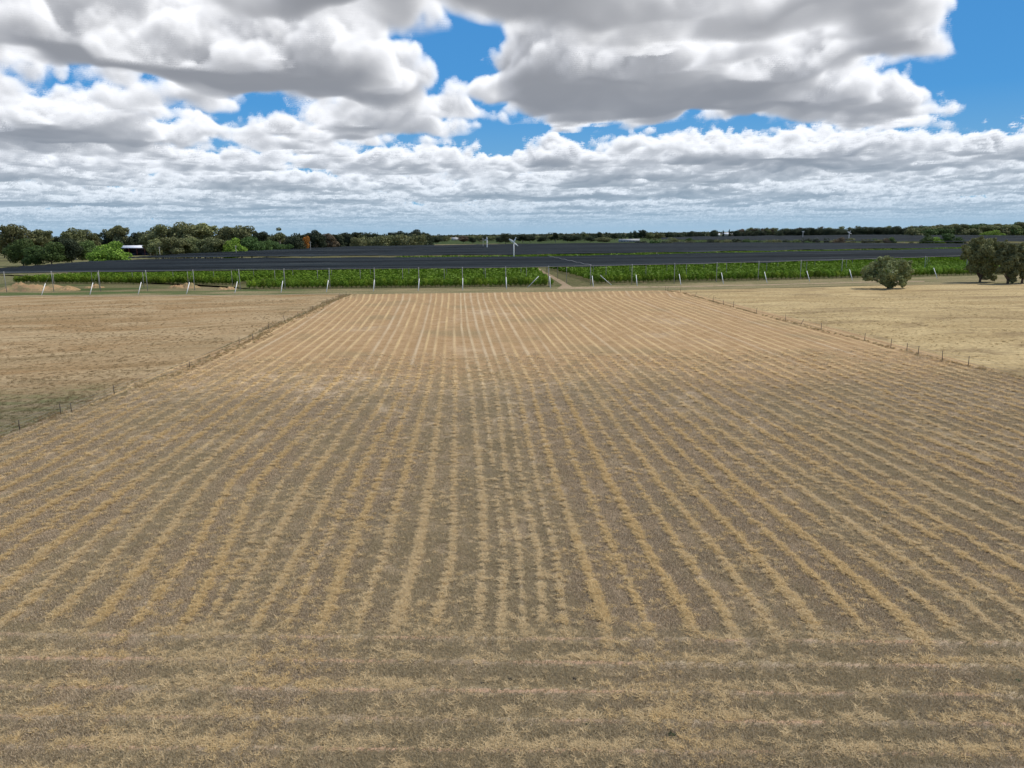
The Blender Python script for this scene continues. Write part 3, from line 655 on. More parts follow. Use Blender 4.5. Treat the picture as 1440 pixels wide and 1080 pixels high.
# windbreak row on the right skyline, cloud shade put into its dark leaf colour
x = 1096
i = 0
while x < 1310:
    w = random.uniform(9, 17); t = float(np.interp(x, [1096, 1110, 1150, 1300], [323, 320.5, 321.5, 318])) + random.uniform(-1.2, 1.6)
    tree(x, t, w*1.15, 1750+random.uniform(-40, 40), 'round', 'leaf_dark', 'round dark tree in the windbreak row on the right skyline', 'windbreak trees on the right skyline', far=False)
    x += w*0.72; i += 1
x = 1092
while x < 1300:
    w = random.uniform(8, 15); tree(x, float(np.interp(x, [1092, 1300], [320.3, 317]))+random.uniform(-1.0, 1.8), w, 2000, 'gum', random.choice(['leaf_grey', 'leaf_brown', 'leaf_olive']), 'pale grey green tree behind the dark windbreak row', 'pale trees behind the windbreak', far=True)
    x += w*1.3
x = 1044
while x < 1096:
    w = random.uniform(7, 11); tree(x, 320.3+random.uniform(-0.6, 1.0)+(1.0 if x < 1052 else 0), w*1.2, 1900, 'gum', 'leaf_grey' if random.random() < .6 else 'leaf_brown', 'pale brownish tree of the clump right of the white farm', 'pale trees right of the white farm', far=True)
    x += w*0.6
x = 1300
while x < 1475:
    w = random.uniform(12, 22); t = float(np.interp(x, [1300, 1340, 1380, 1400, 1440], [318, 315.5, 316, 315, 312.5]))+random.uniform(-1.2, 2.2)
    tree(x, t, w*1.15, 1450+random.uniform(-60, 60), 'gum', random.choice(['leaf_olive', 'leaf_olive', 'leaf_green', 'leaf_grey']), 'olive gum tree in the right hand woodland on the skyline', 'woodland gums at the right end of the skyline')
    x += w*0.55
tree(1395, 324, 24, 1300, 'willow', 'leaf_bright', 'low bright green tree in front of the right hand woodland')
for x in (1285, 1310, 1330, 1362, 1372, 1412, 1428, 1445): tree(x, 321.5+random.uniform(-1, 1), 18, 1380, 'round', random.choice(['leaf_olive', 'leaf_green']), 'low olive tree at the foot of the right hand woodland', 'low trees under the right hand woodland', far=True)
# small skyline trees
def sky_y(x): return float(np.interp(x, [590, 650, 720, 800, 920, 1000, 1050, 1100, 1300, 1440], [331.5, 331.3, 330.6, 329.6, 327.6, 326, 324.5, 323, 319, 315]))
x = 596
while x < 1100:
    w = random.uniform(5, 12)
    if 630 < x < 648 or 866 < x < 902 or 998 < x < 1034 or 1086 < x < 1097:
        x += 4; continue
    tree(x, sky_y(x)+random.uniform(-0.9, 1.6), w*1.2, random.uniform(1750, 2400), 'round', random.choice(['leaf_dark', 'leaf_dark', 'leaf_dark', 'leaf_olive']), 'small dark tree in the unbroken line along the far horizon', 'small trees along the far horizon', far=True)
    x += w*0.5
# far woodland behind everything, one mass
def far_wood():
    rg = np.random.default_rng(9); V = []; Q = []; n0 = 0
    for k in range(2300):
        px = rg.uniform(-120, 1560); D = rg.uniform(1900, 4200) if px > 560 else rg.uniform(1000, 1700)
        if 628 < px < 650 or 996 < px < 1036 or 1084 < px < 1098: D = rg.uniform(4000, 5200)
        X, Y = at(px, D); h = rg.uniform(15, 21) if px > 560 else rg.uniform(12, 22); w = rg.uniform(12, 30)
        v, q = leaf_cloud(rg, rg.normal(0, 1, (6, 3))*np.array([w*.22, w*.22, h*.15])+np.array([0, 0, h*.45]), rg.uniform(.2, .38, 6)*h, 60, 4.2, 0.8)
        v[:, 2] = np.clip(v[:, 2], 0.1, h); v[:, 0] += X; v[:, 1] += Y; V.append(v); Q.append(q+n0); n0 += len(v)
    return obj('distant_woodland', mesh('distant_woodland', np.concatenate(V), np.concatenate(Q), MAT['leaf_dark']), label='far dark woodland closing the horizon behind the nets and farms', cat='woodland', kind='stuff')
far_wood()

# near trees on the right: own crowns
def big_tree(name, label, base, lobes, trunks, leafn, size, mat, squash=0.85):
    X, Y = g2(*base); rg = np.random.default_rng(int(base[0]))
    o = bpy.data.objects.new(name, None); COL.objects.link(o); o.location = (X, Y, 0); tag(o, label, 'tree')
    C = []; R = []
    for (px, py, dy, r) in lobes:
        r = r*(1.0 if name == 'bushy_tree' else 0.86)      # lobe centre seen at px,py, depth offset dy, radius r
        d = ray(np.array([px]), np.array([py]))[0]; s = (Y+dy)/d[1]; c = np.array([d[0]*s-X, dy, H+d[2]*s]); C.append(c); R.append(r)
        for q in range(7):
            e = rg.standard_normal(3); e /= np.linalg.norm(e); C.append(c+e*r*rg.uniform(.8, 1.2)); R.append(r*rg.uniform(.22, .45))
    v, q = leaf_cloud(rg, C, R, leafn, size, squash, 0.6); v[:, 2] = np.maximum(v[:, 2], 0.15)
    obj('crown', mesh('crown', v, q, MAT[mat]), o)
    tb = MB()
    for pts, r0 in trunks:
        tb.tube(pts, np.linspace(r0, r0*0.35, len(pts)), 8)
    for c in C[::8]:
        tb.tube([np.array(trunks[0][0][0])*np.array([1, 1, 0])+np.array([0, 0, 1.0]), c*np.array([.5, .5, .6]), c], [0.22, 0.12, 0.05], 6)
    obj('trunk', tb.build('trunk', MAT['bark'], True), o)
    return o
big_tree('bushy_tree', 'broad low bushy olive tree alone on the edge of the pale right paddock', (1249, 405.3),
         [(1222, 381, 0, 2.2), (1220, 389, -1, 1.6), (1232, 374, 1, 2.0), (1246, 370, 0, 2.1), (1252, 367, 2, 1.5), (1262, 374, -1, 2.3), (1273, 375, 1, 1.8), (1272, 385, 0, 2.0), (1250, 384, -2.5, 2.8), (1238, 390, -2, 2.0), (1262, 393, -2, 2.1), (1248, 395, -1.5, 2.0), (1270, 399, -1, 1.1), (1254, 401, -1.5, 1.1)],
         [([(0, 0, -0.3), (-0.2, 0, 1.8), (-0.8, 0, 4)], 0.45), ([(0.2, 0, -0.3), (1.2, 0, 3), (2.6, 0, 5)], 0.3)], 12500, 0.46, 'leaf_grey')
big_tree('gum_tree', 'large rounded grey green gum with a short dark trunk at the right, behind the paddock', (1378, 396.5),
         [(1362, 352, 0, 2.3), (1357, 360, 0, 1.6), (1370, 343, 1, 2.2), (1378, 340, 0, 2.2), (1392, 342, 1, 2.4), (1400, 348, 1, 2.2), (1385, 352, -2, 3.2), (1372, 362, -1, 3.0), (1390, 365, -2, 3.0), (1399, 360, 0, 2.6), (1368, 375, 0, 2.2), (1385, 378, -1.5, 2.6), (1396, 376, 0, 2.2), (1389, 388, -1, 1.8), (1397, 391, -1, 1.2)],
         [([(0, 0, -0.3), (-0.1, 0, 2.5), (0.5, 0, 6)], 0.42), ([(-0.2, 0, 2.0), (-2.5, -1, 5.2), (-3.2, -1, 7)], 0.22)], 17000, 0.48, 'leaf_grey')
big_tree('gum_tree', 'leaning gum with a pale grey forked trunk right of the large rounded gum', (1417, 399),
         [(1413, 346, 2, 2.0), (1420, 352, 0, 2.4), (1409, 357, 1, 2.2), (1405, 366, 0, 1.8), (1422, 364, -1, 2.6), (1417, 376, -1, 2.2), (1408, 380, 0, 1.6), (1424, 385, -1, 1.9), (1424, 394, -1, 1.1)],
         [([(0, 0, -0.3), (0.4, 0, 1.8), (1.4, 0, 4.5)], 0.34), ([(-0.2, 0, -0.3), (-0.4, 0, 1.4), (-1.6, 0, 4.4)], 0.2)], 11500, 0.46, 'leaf_olive')
big_tree('gum_tree', 'yellow green gum with a dark trunk cut by the right edge of the picture', (1437, 398),
         [(1432, 350, 0, 2.2), (1442, 348, 1, 2.5), (1430, 360, 0, 2.6), (1445, 362, -1, 2.8), (1437, 374, -1, 2.5), (1450, 376, 0, 2.4), (1440, 386, -1, 1.5)],
         [([(0, 0, -0.3), (0.1, 0, 2.4), (0, 0, 6)], 0.42)], 11500, 0.46, 'leaf_olive')

# ------------------------------------------------------------------ orchard trees
def orch_proto(seed, n=620):
    rg = np.random.default_rng(seed); C = [[0, 0, 1.75], [0.5, 0, 1.5], [-0.5, 0, 1.6], [0, .5, 1.7], [0, -.5, 1.5], [0.2, 0, 2.4], [-.25, .1, 2.3]]; R = [1.0, .7, .7, .7, .7, .65, .6]; C += [[.4, 0, .95], [-.4, 0, 1.0], [0, .3, .9]]; R += [.6, .6, .6]
    v, q = leaf_cloud(rg, C, R, n, 0.29, 0.9); v[:, 2] = np.maximum(v[:, 2], 0.22)
    t = MB(); t.tube([(0, 0, -0.1), (0, 0, 0.7), (0.1, 0, 1.5)], [0.09, 0.07, 0.04], 5)
    return mesh('orchard_crown', v, q, MAT['leaf_orchard']), t.build('orchard_trunk', MAT['bark'])
OP = [orch_proto(i) for i in range(5)]
A0 = np.array(g2(345, 406.2)); A1 = np.array(g2(770, 402.3)); dirv = (A1-A0)/np.linalg.norm(A1-A0); nrm = np.array([-dirv[1], dirv[0]])
B0 = np.array(g2(852, 398.3)); B1 = np.array(g2(1330, 387.5)); dirb = (B1-B0)/np.linalg.norm(B1-B0); nb_ = np.array([-dirb[1], dirb[0]])
C0 = np.array(g2(24, 398.0)); C1 = np.array(g2(338, 400.3)); dirc = (C1-C0)/np.linalg.norm(C1-C0); nc_ = np.array([-dirc[1], dirc[0]])
lx0 = np.array(g2(776, 404)); lx1 = np.array(g2(747, 376.5)); rx0 = np.array(g2(838, 399.5)); rx1 = np.array(g2(762, 375.5))
def lane_x(P, a, b): return a[0]+(b[0]-a[0])*(P[1]-a[1])/(b[1]-a[1])
pts = []       # (x, y, rowindex)
def in_view(P):
    t = P[0]/P[1]; return -0.76 < t < 0.74
ROWSP = 4.6
for k in range(64):
    for s in np.arange(-30, 560, 1.75):      # left block
        P = A0+nrm*ROWSP*k+dirv*(s+0.0)
        Pc = P+rng.normal(0, 0.13, 2)
        if P[0] > lane_x(P, lx0, lx1) or not in_view(P) or s < 0: continue
        if P[1] > edge_y(E2, P[0], NET_Z) and P[1] < edge_y(E3, P[0], NET_Z): pass
        if k > 28 and k % 2: continue
        pts.append((Pc[0], Pc[1], k, 0))
    for s in np.arange(0, 560, 1.75):
        P = B0+nb_*ROWSP*k+dirb*(s-40); Pc = P+rng.normal(0, 0.13, 2)
        if P[0] < lane_x(P, rx0, rx1) or not in_view(P): continue
        if k > 28 and k % 2: continue
        pts.append((Pc[0], Pc[1], k, 1))
    for s in np.arange(0, 420, 1.75):
        P = C0+nc_*ROWSP*k+dirc*(s); Pc = P+rng.normal(0, 0.13, 2)
        if s*1.0 > np.linalg.norm(C1-C0) or not in_view(P): continue
        q = P-A0
        if q@dirv > -1.0 and q@nrm > -2: continue
        if P[1] > edge_y(E2, P[0], NET_Z)+60: continue
        if k > 28 and k % 2: continue
        pts.append((Pc[0], Pc[1], k, 2))
pts = np.array(pts)
pts = pts[np.argsort(pts[:, 2]*10000+pts[:, 1])]
fr0 = pts[pts[:, 2] == 0]; rest = pts[pts[:, 2] > 0]
# the largest 290: front row of each block, then nearest of the rest
ind = list(range(len(fr0)))
nfront = min(len(fr0), 290)
if len(fr0) > 290:
    o_ = np.argsort(fr0[:, 1]); extra = fr0[o_[290:]]; fr0 = fr0[o_[:290]]; rest = np.vstack([extra, rest])
else:
    o_ = np.argsort(rest[:, 1]); m = 290-len(fr0); fr0 = np.vstack([fr0, rest[o_[:m]]]); rest = rest[o_[m:]]
side_lab = {0: 'green fruit tree in the front rows left of the dirt lane under the net', 1: 'green fruit tree in the front rows right of the dirt lane under the net', 2: 'green fruit tree in the set back rows behind the dirt mounds'}
side_grp = {0: 'front orchard trees left of the lane', 1: 'front orchard trees right of the lane', 2: 'front orchard trees behind the mounds'}
for (X, Y, k, b) in fr0:
    o = bpy.data.objects.new('orchard_tree', None); COL.objects.link(o); o.location = (X, Y, 0); o.rotation_euler = (0, 0, random.uniform(0, 6.28)); tag(o, side_lab[int(b)], 'fruit tree', side_grp[int(b)])
    cm, tm = random.choice(OP); s = random.uniform(0.92, 1.1)
    c = obj('crown', cm, o); c.scale = (s, s, s); t = obj('trunk', tm, o)
def rest_mesh():
    vs = []; qs = []; n0 = 0
    base = []
    for d_, n in ((0, 150), (1, 34)):
        pr = []
        for i in range(6):
            rg = np.random.default_rng(90+i); C = [[0, 0, 1.75], [0.5, 0, 1.5], [-0.5, 0, 1.6], [0.2, 0, 2.4], [-.25, .1, 2.3]]; R = [1.0, .75, .75, .65, .6]
            v, q = leaf_cloud(rg, C, R, n, 0.44 if d_ == 0 else 1.1, 0.9); v[:, 2] = np.maximum(v[:, 2], 0.45); pr.append((v, q))
        base.append(pr)
    for (X, Y, k, b) in rest:
        v, q = base[0 if k < 14 else 1][random.randrange(6)]; s = random.uniform(0.9, 1.12)
        vs.append(v*s+np.array([X, Y, 0])); qs.append(q+n0); n0 += len(v)
    return mesh('orchard_trees', np.concatenate(vs), np.concatenate(qs), MAT['leaf_orchard'])
obj('orchard_trees', rest_mesh(), label='rows of green fruit trees filling the orchard blocks under the black nets', cat='orchard', kind='stuff')

# ------------------------------------------------------------------ wind machines
def fan(label, px, ytop_hub, D, blade, ang, r=0.28):
    X, Y = at(px, D); hz = htop(px, ytop_hub, D)
    o = bpy.data.objects.new('wind_machine', None); COL.objects.link(o); o.location = (X, Y, 0); tag(o, label, 'frost fan', 'white frost fans over the orchard')
    t = MB(); t.tube([(0, 0, -0.2), (0, 0, hz*.5), (0, 0, hz)], [r*1.15, r, r*0.85], 10); obj('tower', t.build('tower', MAT['white_paint'], True), o)
    b = MB(); b.box(-1.0, 1.0, -0.6, 0.6, 0.0, 1.3); obj('engine_box', b.build('engine_box', MAT['grey_pole']), o, (1.2, 0, 0))
    h = MB(); h.tube([(0, 0.6, 0), (0, -0.4, 0), (0, -0.9, 0)], [r*1.4, r*1.5, r*0.7], 10); hub = obj('hub', h.build('hub', MAT['white_paint'], True), o, (0, 0, hz))
    for i, a in enumerate(ang):
        L_ = blade*(1 if i < 2 else 0.95); m = MB(); n = 8
        V = []; 
        for k in range(n+1):
            s = k/n*L_; w = (0.42+0.25*sin(pi*min(1, k/n*1.1)))*(1-0.35*k/n)*(1.15 if i == 0 else .62); tw = 0.9-0.6*k/n
            for (a_, b_) in ((-w, -0.06), (w, -0.06), (w, 0.06), (-w, 0.06)): V.append((s, -0.75+a_*sin(tw)*0.4+b_, a_))
        Q = []
        for k in range(n):
            for j in range(4): Q.append([4*k+j, 4*k+(j+1) % 4, 4*k+4+(j+1) % 4, 4*k+4+j])
        Q += [[0, 3, 2, 1], [4*n, 4*n+1, 4*n+2, 4*n+3]]
        m.add(V, Q); bo = obj('blade', m.build('blade', MAT['white_paint']), o, (0, 0, hz)); bo.rotation_euler = (0, -radians(a), 0)
    return o
fan('large white frost fan with three blades above the middle of the nets', 722.3, 341.2, 400, 3.1, (142, 66, -38), 0.28)
fan('white frost fan seen almost edge on, left of the large one', 684.6, 337.3, 640, 2.6, (90, 185, 290), 0.35)
fan('pale frost fan before the dark windbreak trees on the right', 1194.6, 327.6, 900, 3.0, (150, 70, -25), 0.3)
fan('smallest and most distant frost fan, left of the pale one on the right', 1129.5, 326.3, 1300, 2.4, (155, 60, 20), 0.28)
# utility poles
for px, yt, D, lab in ((330.3, 345, 560, 'grey utility pole in front of the round bright green tree'), (435.7, 339.5, 640, 'grey utility pole right of the orange tree'), (679, 334.5, 700, 'grey pole close to the left frost fan'),
                       (222.5, 347, 560, 'pale pole among the pale trunks right of the shed')):
    X, Y = at(px, D); h = htop(px, yt, D); mb = MB(); mb.tube([(0, 0, -0.3), (0, 0, h)], [0.2, 0.14], 7)
    o = bpy.data.objects.new('utility_pole', None); COL.objects.link(o); o.location = (X, Y, 0); tag(o, lab, 'pole', 'poles behind the nets')
    obj('pole', mb.build('pole', MAT['grey_pole'], True), o); mb = MB(); mb.box(-1.1, 1.1, -0.08, 0.08, h-0.9, h-0.7); obj('crossarm', mb.build('crossarm', MAT['grey_pole']), o)

# ------------------------------------------------------------------ buildings
def open_shed():
    D = 800; X0_, Y = at(168, D); X1_, _ = at(213, D); W = X1_-X0_; h = htop(190, 345.3, D); he = htop(190, 348.6, D)
    o = bpy.data.objects.new('open_shed', None); COL.objects.link(o); o.location = (X0_, Y, 0); tag(o, 'open fronted shed with bright white roof and dark inside right of the green willow', 'shed')
    dpt = 16
    mb = MB()     # gabled roof as thick sheets: front slope rises back
    mb.add([(-1, -0.8, he), (W+1, -0.8, he-0.25), (W+1, dpt/2, h), (-1, dpt/2, h), (-1, -0.8, he+.12), (W+1, -0.8, he-.13), (W+1, dpt/2, h+.12), (-1, dpt/2, h+.12)],
           [[0, 1, 2, 3], [4, 7, 6, 5], [0, 4, 5, 1], [1, 5, 6, 2], [2, 6, 7, 3], [3, 7, 4, 0]])
    mb.add([(-1, dpt/2+.01, h), (W+1, dpt/2+.01, h), (W+1, dpt+.8, he), (-1, dpt+.8, he), (-1, dpt/2+.01, h+.12), (W+1, dpt/2+.01, h+.12), (W+1, dpt+.8, he+.12), (-1, dpt+.8, he+.12)],
           [[0, 1, 2, 3], [4, 7, 6, 5], [0, 4, 5, 1], [1, 5, 6, 2], [2, 6, 7, 3], [3, 7, 4, 0]])
    obj('roof', mb.build('roof', MAT['roof_white']), o)
    b = MB(); b.box(0, W, dpt-0.2, dpt, 0, he-0.1); b.box(-0.2, 0, 0.3, dpt, 0, he-0.1); b.box(W, W+0.2, 0.3, dpt, 0, he-0.1); obj('wall', b.build('wall', MAT['shed_wall']), o)
    for k in range(5):
        p = MB(); p.box(-0.18, 0.18, -0.18, 0.18, 0, he-0.15); obj('post', p.build('post', MAT['rust_post']), o, (0.3+k*(W-0.6)/4, 0, 0))
    q = MB(); q.box(W*.12, W*.34, 6, 10, 0, 2.4); q.box(W*.55, W*.8, 7, 11, 0, 2.0); obj('stored_bale', q.build('stored_bale', MAT['shed_wall']), o)
    return o
open_shed()
def house(px0, px1, ytop, yeave, D, label, roof='roof_white', wall='cream_wall', name='farm_building', nwin=4, depth=14, group=None):
    Xa, Y = at(px0, D); Xb, _ = at(px1, D); W = Xb-Xa; hr = htop((px0+px1)/2, ytop, D); he = htop((px0+px1)/2, yeave, D)
    he = min(he, hr-0.8); he = max(he, 2.6); hr = max(hr, he+0.8)
    o = bpy.data.objects.new(name, None); COL.objects.link(o); o.location = (Xa, Y, 0); tag(o, label, 'building', group)
    b = MB(); b.box(0, W, 0, depth, 0, he); obj('wall', b.build('wall', MAT[wall]), o)
    r = MB(); e = 0.6; t = .15
    for (ya, za, yb, zb) in ((-e, he+0.01, depth/2, hr), (depth+e, he+0.01, depth/2, hr)):
        v = [(-e, ya, za), (W+e, ya, za), (W+e, yb, zb), (-e, yb, zb)]; v += [(x_, y_, z_+t) for x_, y_, z_ in v]
        r.add(v, [[0, 1, 2, 3], [4, 7, 6, 5], [0, 4, 5, 1], [1, 5, 6, 2], [2, 6, 7, 3], [3, 7, 4, 0]])
    obj('roof', r.build('roof', MAT[roof]), o)
    for k in range(nwin):
        w = MB(); w.box(-0.7, 0.7, -0.03, 0.03, 1.0, 2.2); obj('window', w.build('window', MAT['dark_glass']), o, ((k+0.7)*W/(nwin+.6), -0.03, 0))
    d = MB(); d.box(-0.5, 0.5, -0.04, 0.03, 0, 2.1); obj('door', d.build('door', MAT['rust_post']), o, (W*0.5+0.2, -0.03, 0))
    return o
house(635, 645, 334.0, 335.6, 2400, 'far grey roofed house among trees left of the fans', 'roof_grey', name='house')
house(871, 900, 336.2, 337.0, 1450, 'long low pale shed behind the nets right of centre', 'roof_grey', 'roof_grey', nwin=6, depth=10)
house(1001, 1013, 328.0, 329.4, 3300, 'left one of the far white farm buildings on the skyline', 'roof_white', 'roof_white')
house(1016, 1032, 327.2, 329.0, 3300, 'wider right one of the far white farm buildings on the skyline', 'roof_white', 'cream_wall')
house(1089, 1095, 327.9, 329.0, 2600, 'tiny white house left of the dark windbreak row', 'roof_white', 'cream_wall', name='house', nwin=2)

# ------------------------------------------------------------------ mounds
def mound(px, py, wpx_, dpt, h, label, seed):
    X, Y = g2(px, py); W = wpx_*Y/F; rg = np.random.default_rng(seed); n = 40; m = 18
    xs = np.linspace(-1, 1, n); ys = np.linspace(-1, 1, m); gx, gy = np.meshgrid(xs, ys)
    r2 = gx**2+gy**2; ph = rg.random(8)*6.3
    bumps = 1+0.35*np.sin(gx*5+ph[0]+gy*2)+0.25*np.sin(gx*9+ph[1]-gy*3)+0.15*np.sin(gx*17+ph[2]+gy*5)
    z = np.clip(1-r2, 0, 1)**0.7*h*bumps*0.8*(0.72+0.5*rg.random(gx.shape)) + 0.12*rg.random(gx.shape) - 0.12
    V = np.stack([gx*W/2, gy*dpt/2, z], -1).reshape(-1, 3)
    i, j = np.meshgrid(np.arange(m-1), np.arange(n-1), indexing='ij'); k = (i*n+j).ravel(); Q = np.stack([k, k+1, k+n+1, k+n], 1)
    obj('dirt_mound', mesh('dirt_mound', V, Q, MAT['mound'], smooth=True), None, (X, Y, 0), label, 'dirt mound', 'dirt mounds beside the orchard')
mound(50, 408, 120, 13, 2.3, 'long heap of orange earth with dry grass at far left before the orchard', 1)
mound(98, 408.3, 28, 6, 0.9, 'small low orange heap at the right end of the long heap', 2)
mound(133, 404.5, 26, 6, 1.1, 'low pale brown heap between the second and third white struts', 3)
mound(260, 404.5, 44, 7, 1.5, 'dry grassy earth heap beside the step back of the orchard rows', 4)
mound(318, 407.0, 30, 6, 0.9, 'flat pale earth heap just left of the longer orchard rows', 5)

# ------------------------------------------------------------------ fences
def fence(label, posts, hh, lean=None):
    P = [g2(x, y) for x, y in posts]; o = bpy.data.objects.new('wire_fence', None); COL.objects.link(o); o.location = (0, 0, 0); tag(o, label, 'fence', None)
    for k, (X, Y) in enumerate(P):
        h = hh*random.uniform(0.85, 1.15); m = MB(); m.tube([(0, 0, -0.2), (random.uniform(-.03, .03), 0, h*.5), (random.uniform(-.05, .05), 0, h)], [0.05, 0.045, 0.04], 7)
        po = obj('post', m.build('post', MAT['fence_wood'], True), o, (X, Y, 0)); po.rotation_euler = (0, radians(random.uniform(-5, 5)), random.uniform(0, 3))
        if lean and k in lean: po.rotation_euler = (0, radians(lean[k]), 0)
    w = MB()
    for z in (0.35, 0.65, 0.95):
        w.tube([(X, Y, z*hh/1.1+0.04*sin(i*2.1)) for i, (X, Y) in enumerate(P)], 0.008, 4, False)
    obj('wire', w.build('wire', MAT['wire']), o)
    return P
def along(a, b, n): return [(a[0]+(b[0]-a[0])*t, a[1]+(b[1]-a[1])*t) for t in np.linspace(0, 1, n)]
lf = [(-190, 697), (-90, 655), (-30, 629), (28, 606), (85, 583), (101, 581), (161, 556), (267, 518), (336.5, 485), (356, 478), (378, 463), (400, 452), (419, 447), (440, 436), (460, 426), (478, 419), (487, 414.5)]
FL = fence('wire fence with short dark posts between the left paddock and the mown field', lf, 1.2)
rf = [(936, 409.2), (939, 409.3), (957, 411.7), (977, 417.5), (1003, 424.5), (1017.5, 429), (1031.5, 432.5), (1063.5, 441), (1105, 451.5), (1126, 457), (1154.5, 465), (1215.5, 479), (1252.5, 489.5), (1275, 493.5), (1291, 499), (1325, 508), (1361.5, 515), (1440, 533), (1560, 560)]
FR = fence('wire fence with thin dark posts between the right paddock and the mown field', rf, 1.35, {9: 24, 3: 20})

# ------------------------------------------------------------------ straw and grass (instanced clumps)
def clump_mesh(name, rg, n, spread, L0, L1, w, tilt, mat, curve=0.3):
    """flat or upright blades: each a two-quad strip"""
    V = []; Q = []
    for k in range(n):
        p = rg.normal(0, spread, 2); a = rg.random()*2*pi; L_ = rg.uniform(L0, L1); t = rg.uniform(*tilt)   # t: elevation angle
        d = np.array([cos(a)*cos(t), sin(a)*cos(t), sin(t)]); s = np.array([-sin(a), cos(a), 0])*w*rg.uniform(.6, 1.3)
        z0 = rg.uniform(0, 0.03); b = np.array([p[0], p[1], z0]); mid = b+d*L_*.55; tip = b+d*L_+np.array([0, 0, -curve*L_*.4*rg.random()])
        i0 = len(V); V += [b-s/2, b+s/2, mid+s/2, mid-s/2, tip+s/6, tip-s/6]; Q += [[i0, i0+1, i0+2, i0+3], [i0+3, i0+2, i0+4, i0+5]]
    return mesh(name, V, np.array(Q), MAT[mat])
def scatter(name, P, S, tint, protos, label, cat):
    """one stuff object: a point mesh carrying instanced clumps by geometry nodes"""
    rg = np.random.default_rng(len(P))
    me = bpy.data.meshes.new(name); me.vertices.add(len(P)); me.vertices.foreach_set('co', np.asarray(P, np.float32).ravel())
    for nm, arr in (('sc', S), ('rz', rg.random(len(P))*6.283), ('tint', tint)):
        a = me.attributes.new(nm, 'FLOAT', 'POINT'); a.data.foreach_set('value', np.asarray(arr, np.float32))
    a = me.attributes.new('idx', 'INT', 'POINT'); a.data.foreach_set('value', rg.integers(0, len(protos), len(P)).astype(np.int32))
    o = obj(name, me, None, None, label, cat, None, 'stuff')
    ng = bpy.data.node_groups.new(name+'_nodes', 'GeometryNodeTree'); ng.interface.new_socket('Geometry', in_out='INPUT', socket_type='NodeSocketGeometry'); ng.interface.new_socket('Geometry', in_out='OUTPUT', socket_type='NodeSocketGeometry')
    gi = ng.nodes.new('NodeGroupInput'); go = ng.nodes.new('NodeGroupOutput'); iop = ng.nodes.new('GeometryNodeInstanceOnPoints'); g2i = ng.nodes.new('GeometryNodeGeometryToInstance')
    for p in protos[::-1]:
        # clump geometry is read from a tiny source object kept in its own unlinked collection
        oi = ng.nodes.new('GeometryNodeObjectInfo'); oi.inputs[0].default_value = p; oi.inputs['As Instance'].default_value = False
        ng.links.new(oi.outputs['Geometry'], g2i.inputs[0])
    def na(n_, t='FLOAT'):
        x_ = ng.nodes.new('GeometryNodeInputNamedAttribute'); x_.data_type = t; x_.inputs[0].default_value = n_; return x_.outputs['Attribute']
    ng.links.new(gi.outputs[0], iop.inputs['Points']); ng.links.new(g2i.outputs[0], iop.inputs['Instance']); iop.inputs['Pick Instance'].default_value = True
    ng.links.new(na('idx', 'INT'), iop.inputs['Instance Index']); ng.links.new(na('sc'), iop.inputs['Scale'])
    cx = ng.nodes.new('ShaderNodeCombineXYZ'); ng.links.new(na('rz'), cx.inputs[2]); e2r = ng.nodes.new('FunctionNodeEulerToRotation'); ng.links.new(cx.outputs[0], e2r.inputs[0]); ng.links.new(e2r.outputs[0], iop.inputs['Rotation'])
    ng.links.new(iop.outputs[0], go.inputs[0])
    md = o.modifiers.new('scatter', 'NODES'); md.node_group = ng
    return o
def proto_objs(prefix, fn, n):
    out = []
    for i in range(n):
        out.append(bpy.data.objects.new(prefix, fn(np.random.default_rng(200+i))))     # never linked to the scene: only read by the scatter
    return out
STRAW = proto_objs('straw_clump', lambda rg: clump_mesh('straw_clump', rg, 50, 0.075, 0.06, 0.22, 0.015, (-0.05, 0.6), 'straw'), 6)
STUB = proto_objs('stubble_clump', lambda rg: clump_mesh('stubble_clump', rg, 50, 0.20, 0.04, 0.13, 0.015, (0.15, 1.4), 'stubble'), 6)
WEED = proto_objs('weed_clump', lambda rg: clump_mesh('weed_clump', rg, 60, 0.16, 0.2, 0.6, 0.03, (0.7, 1.5), 'dry_weed'), 5)
def vnoise(x, y, f, seed):
    rg = np.random.default_rng(seed); L_ = rg.random((256, 256)); out = 0; a = 1; t = 0
    for o_ in range(4):
        X = x*f*2**o_+100; Y = y*f*2**o_+100; i = np.floor(X).astype(int); j = np.floor(Y).astype(int); u = X-i; v = Y-j; u = u*u*(3-2*u); v = v*v*(3-2*v)
        g = lambda p, q: L_[p % 256, q % 256]
        out = out+a*((g(i, j)*(1-u)+g(i+1, j)*u)*(1-v)+(g(i, j+1)*(1-u)+g(i+1, j+1)*u)*v); t += a; a *= 0.6
    return out/t
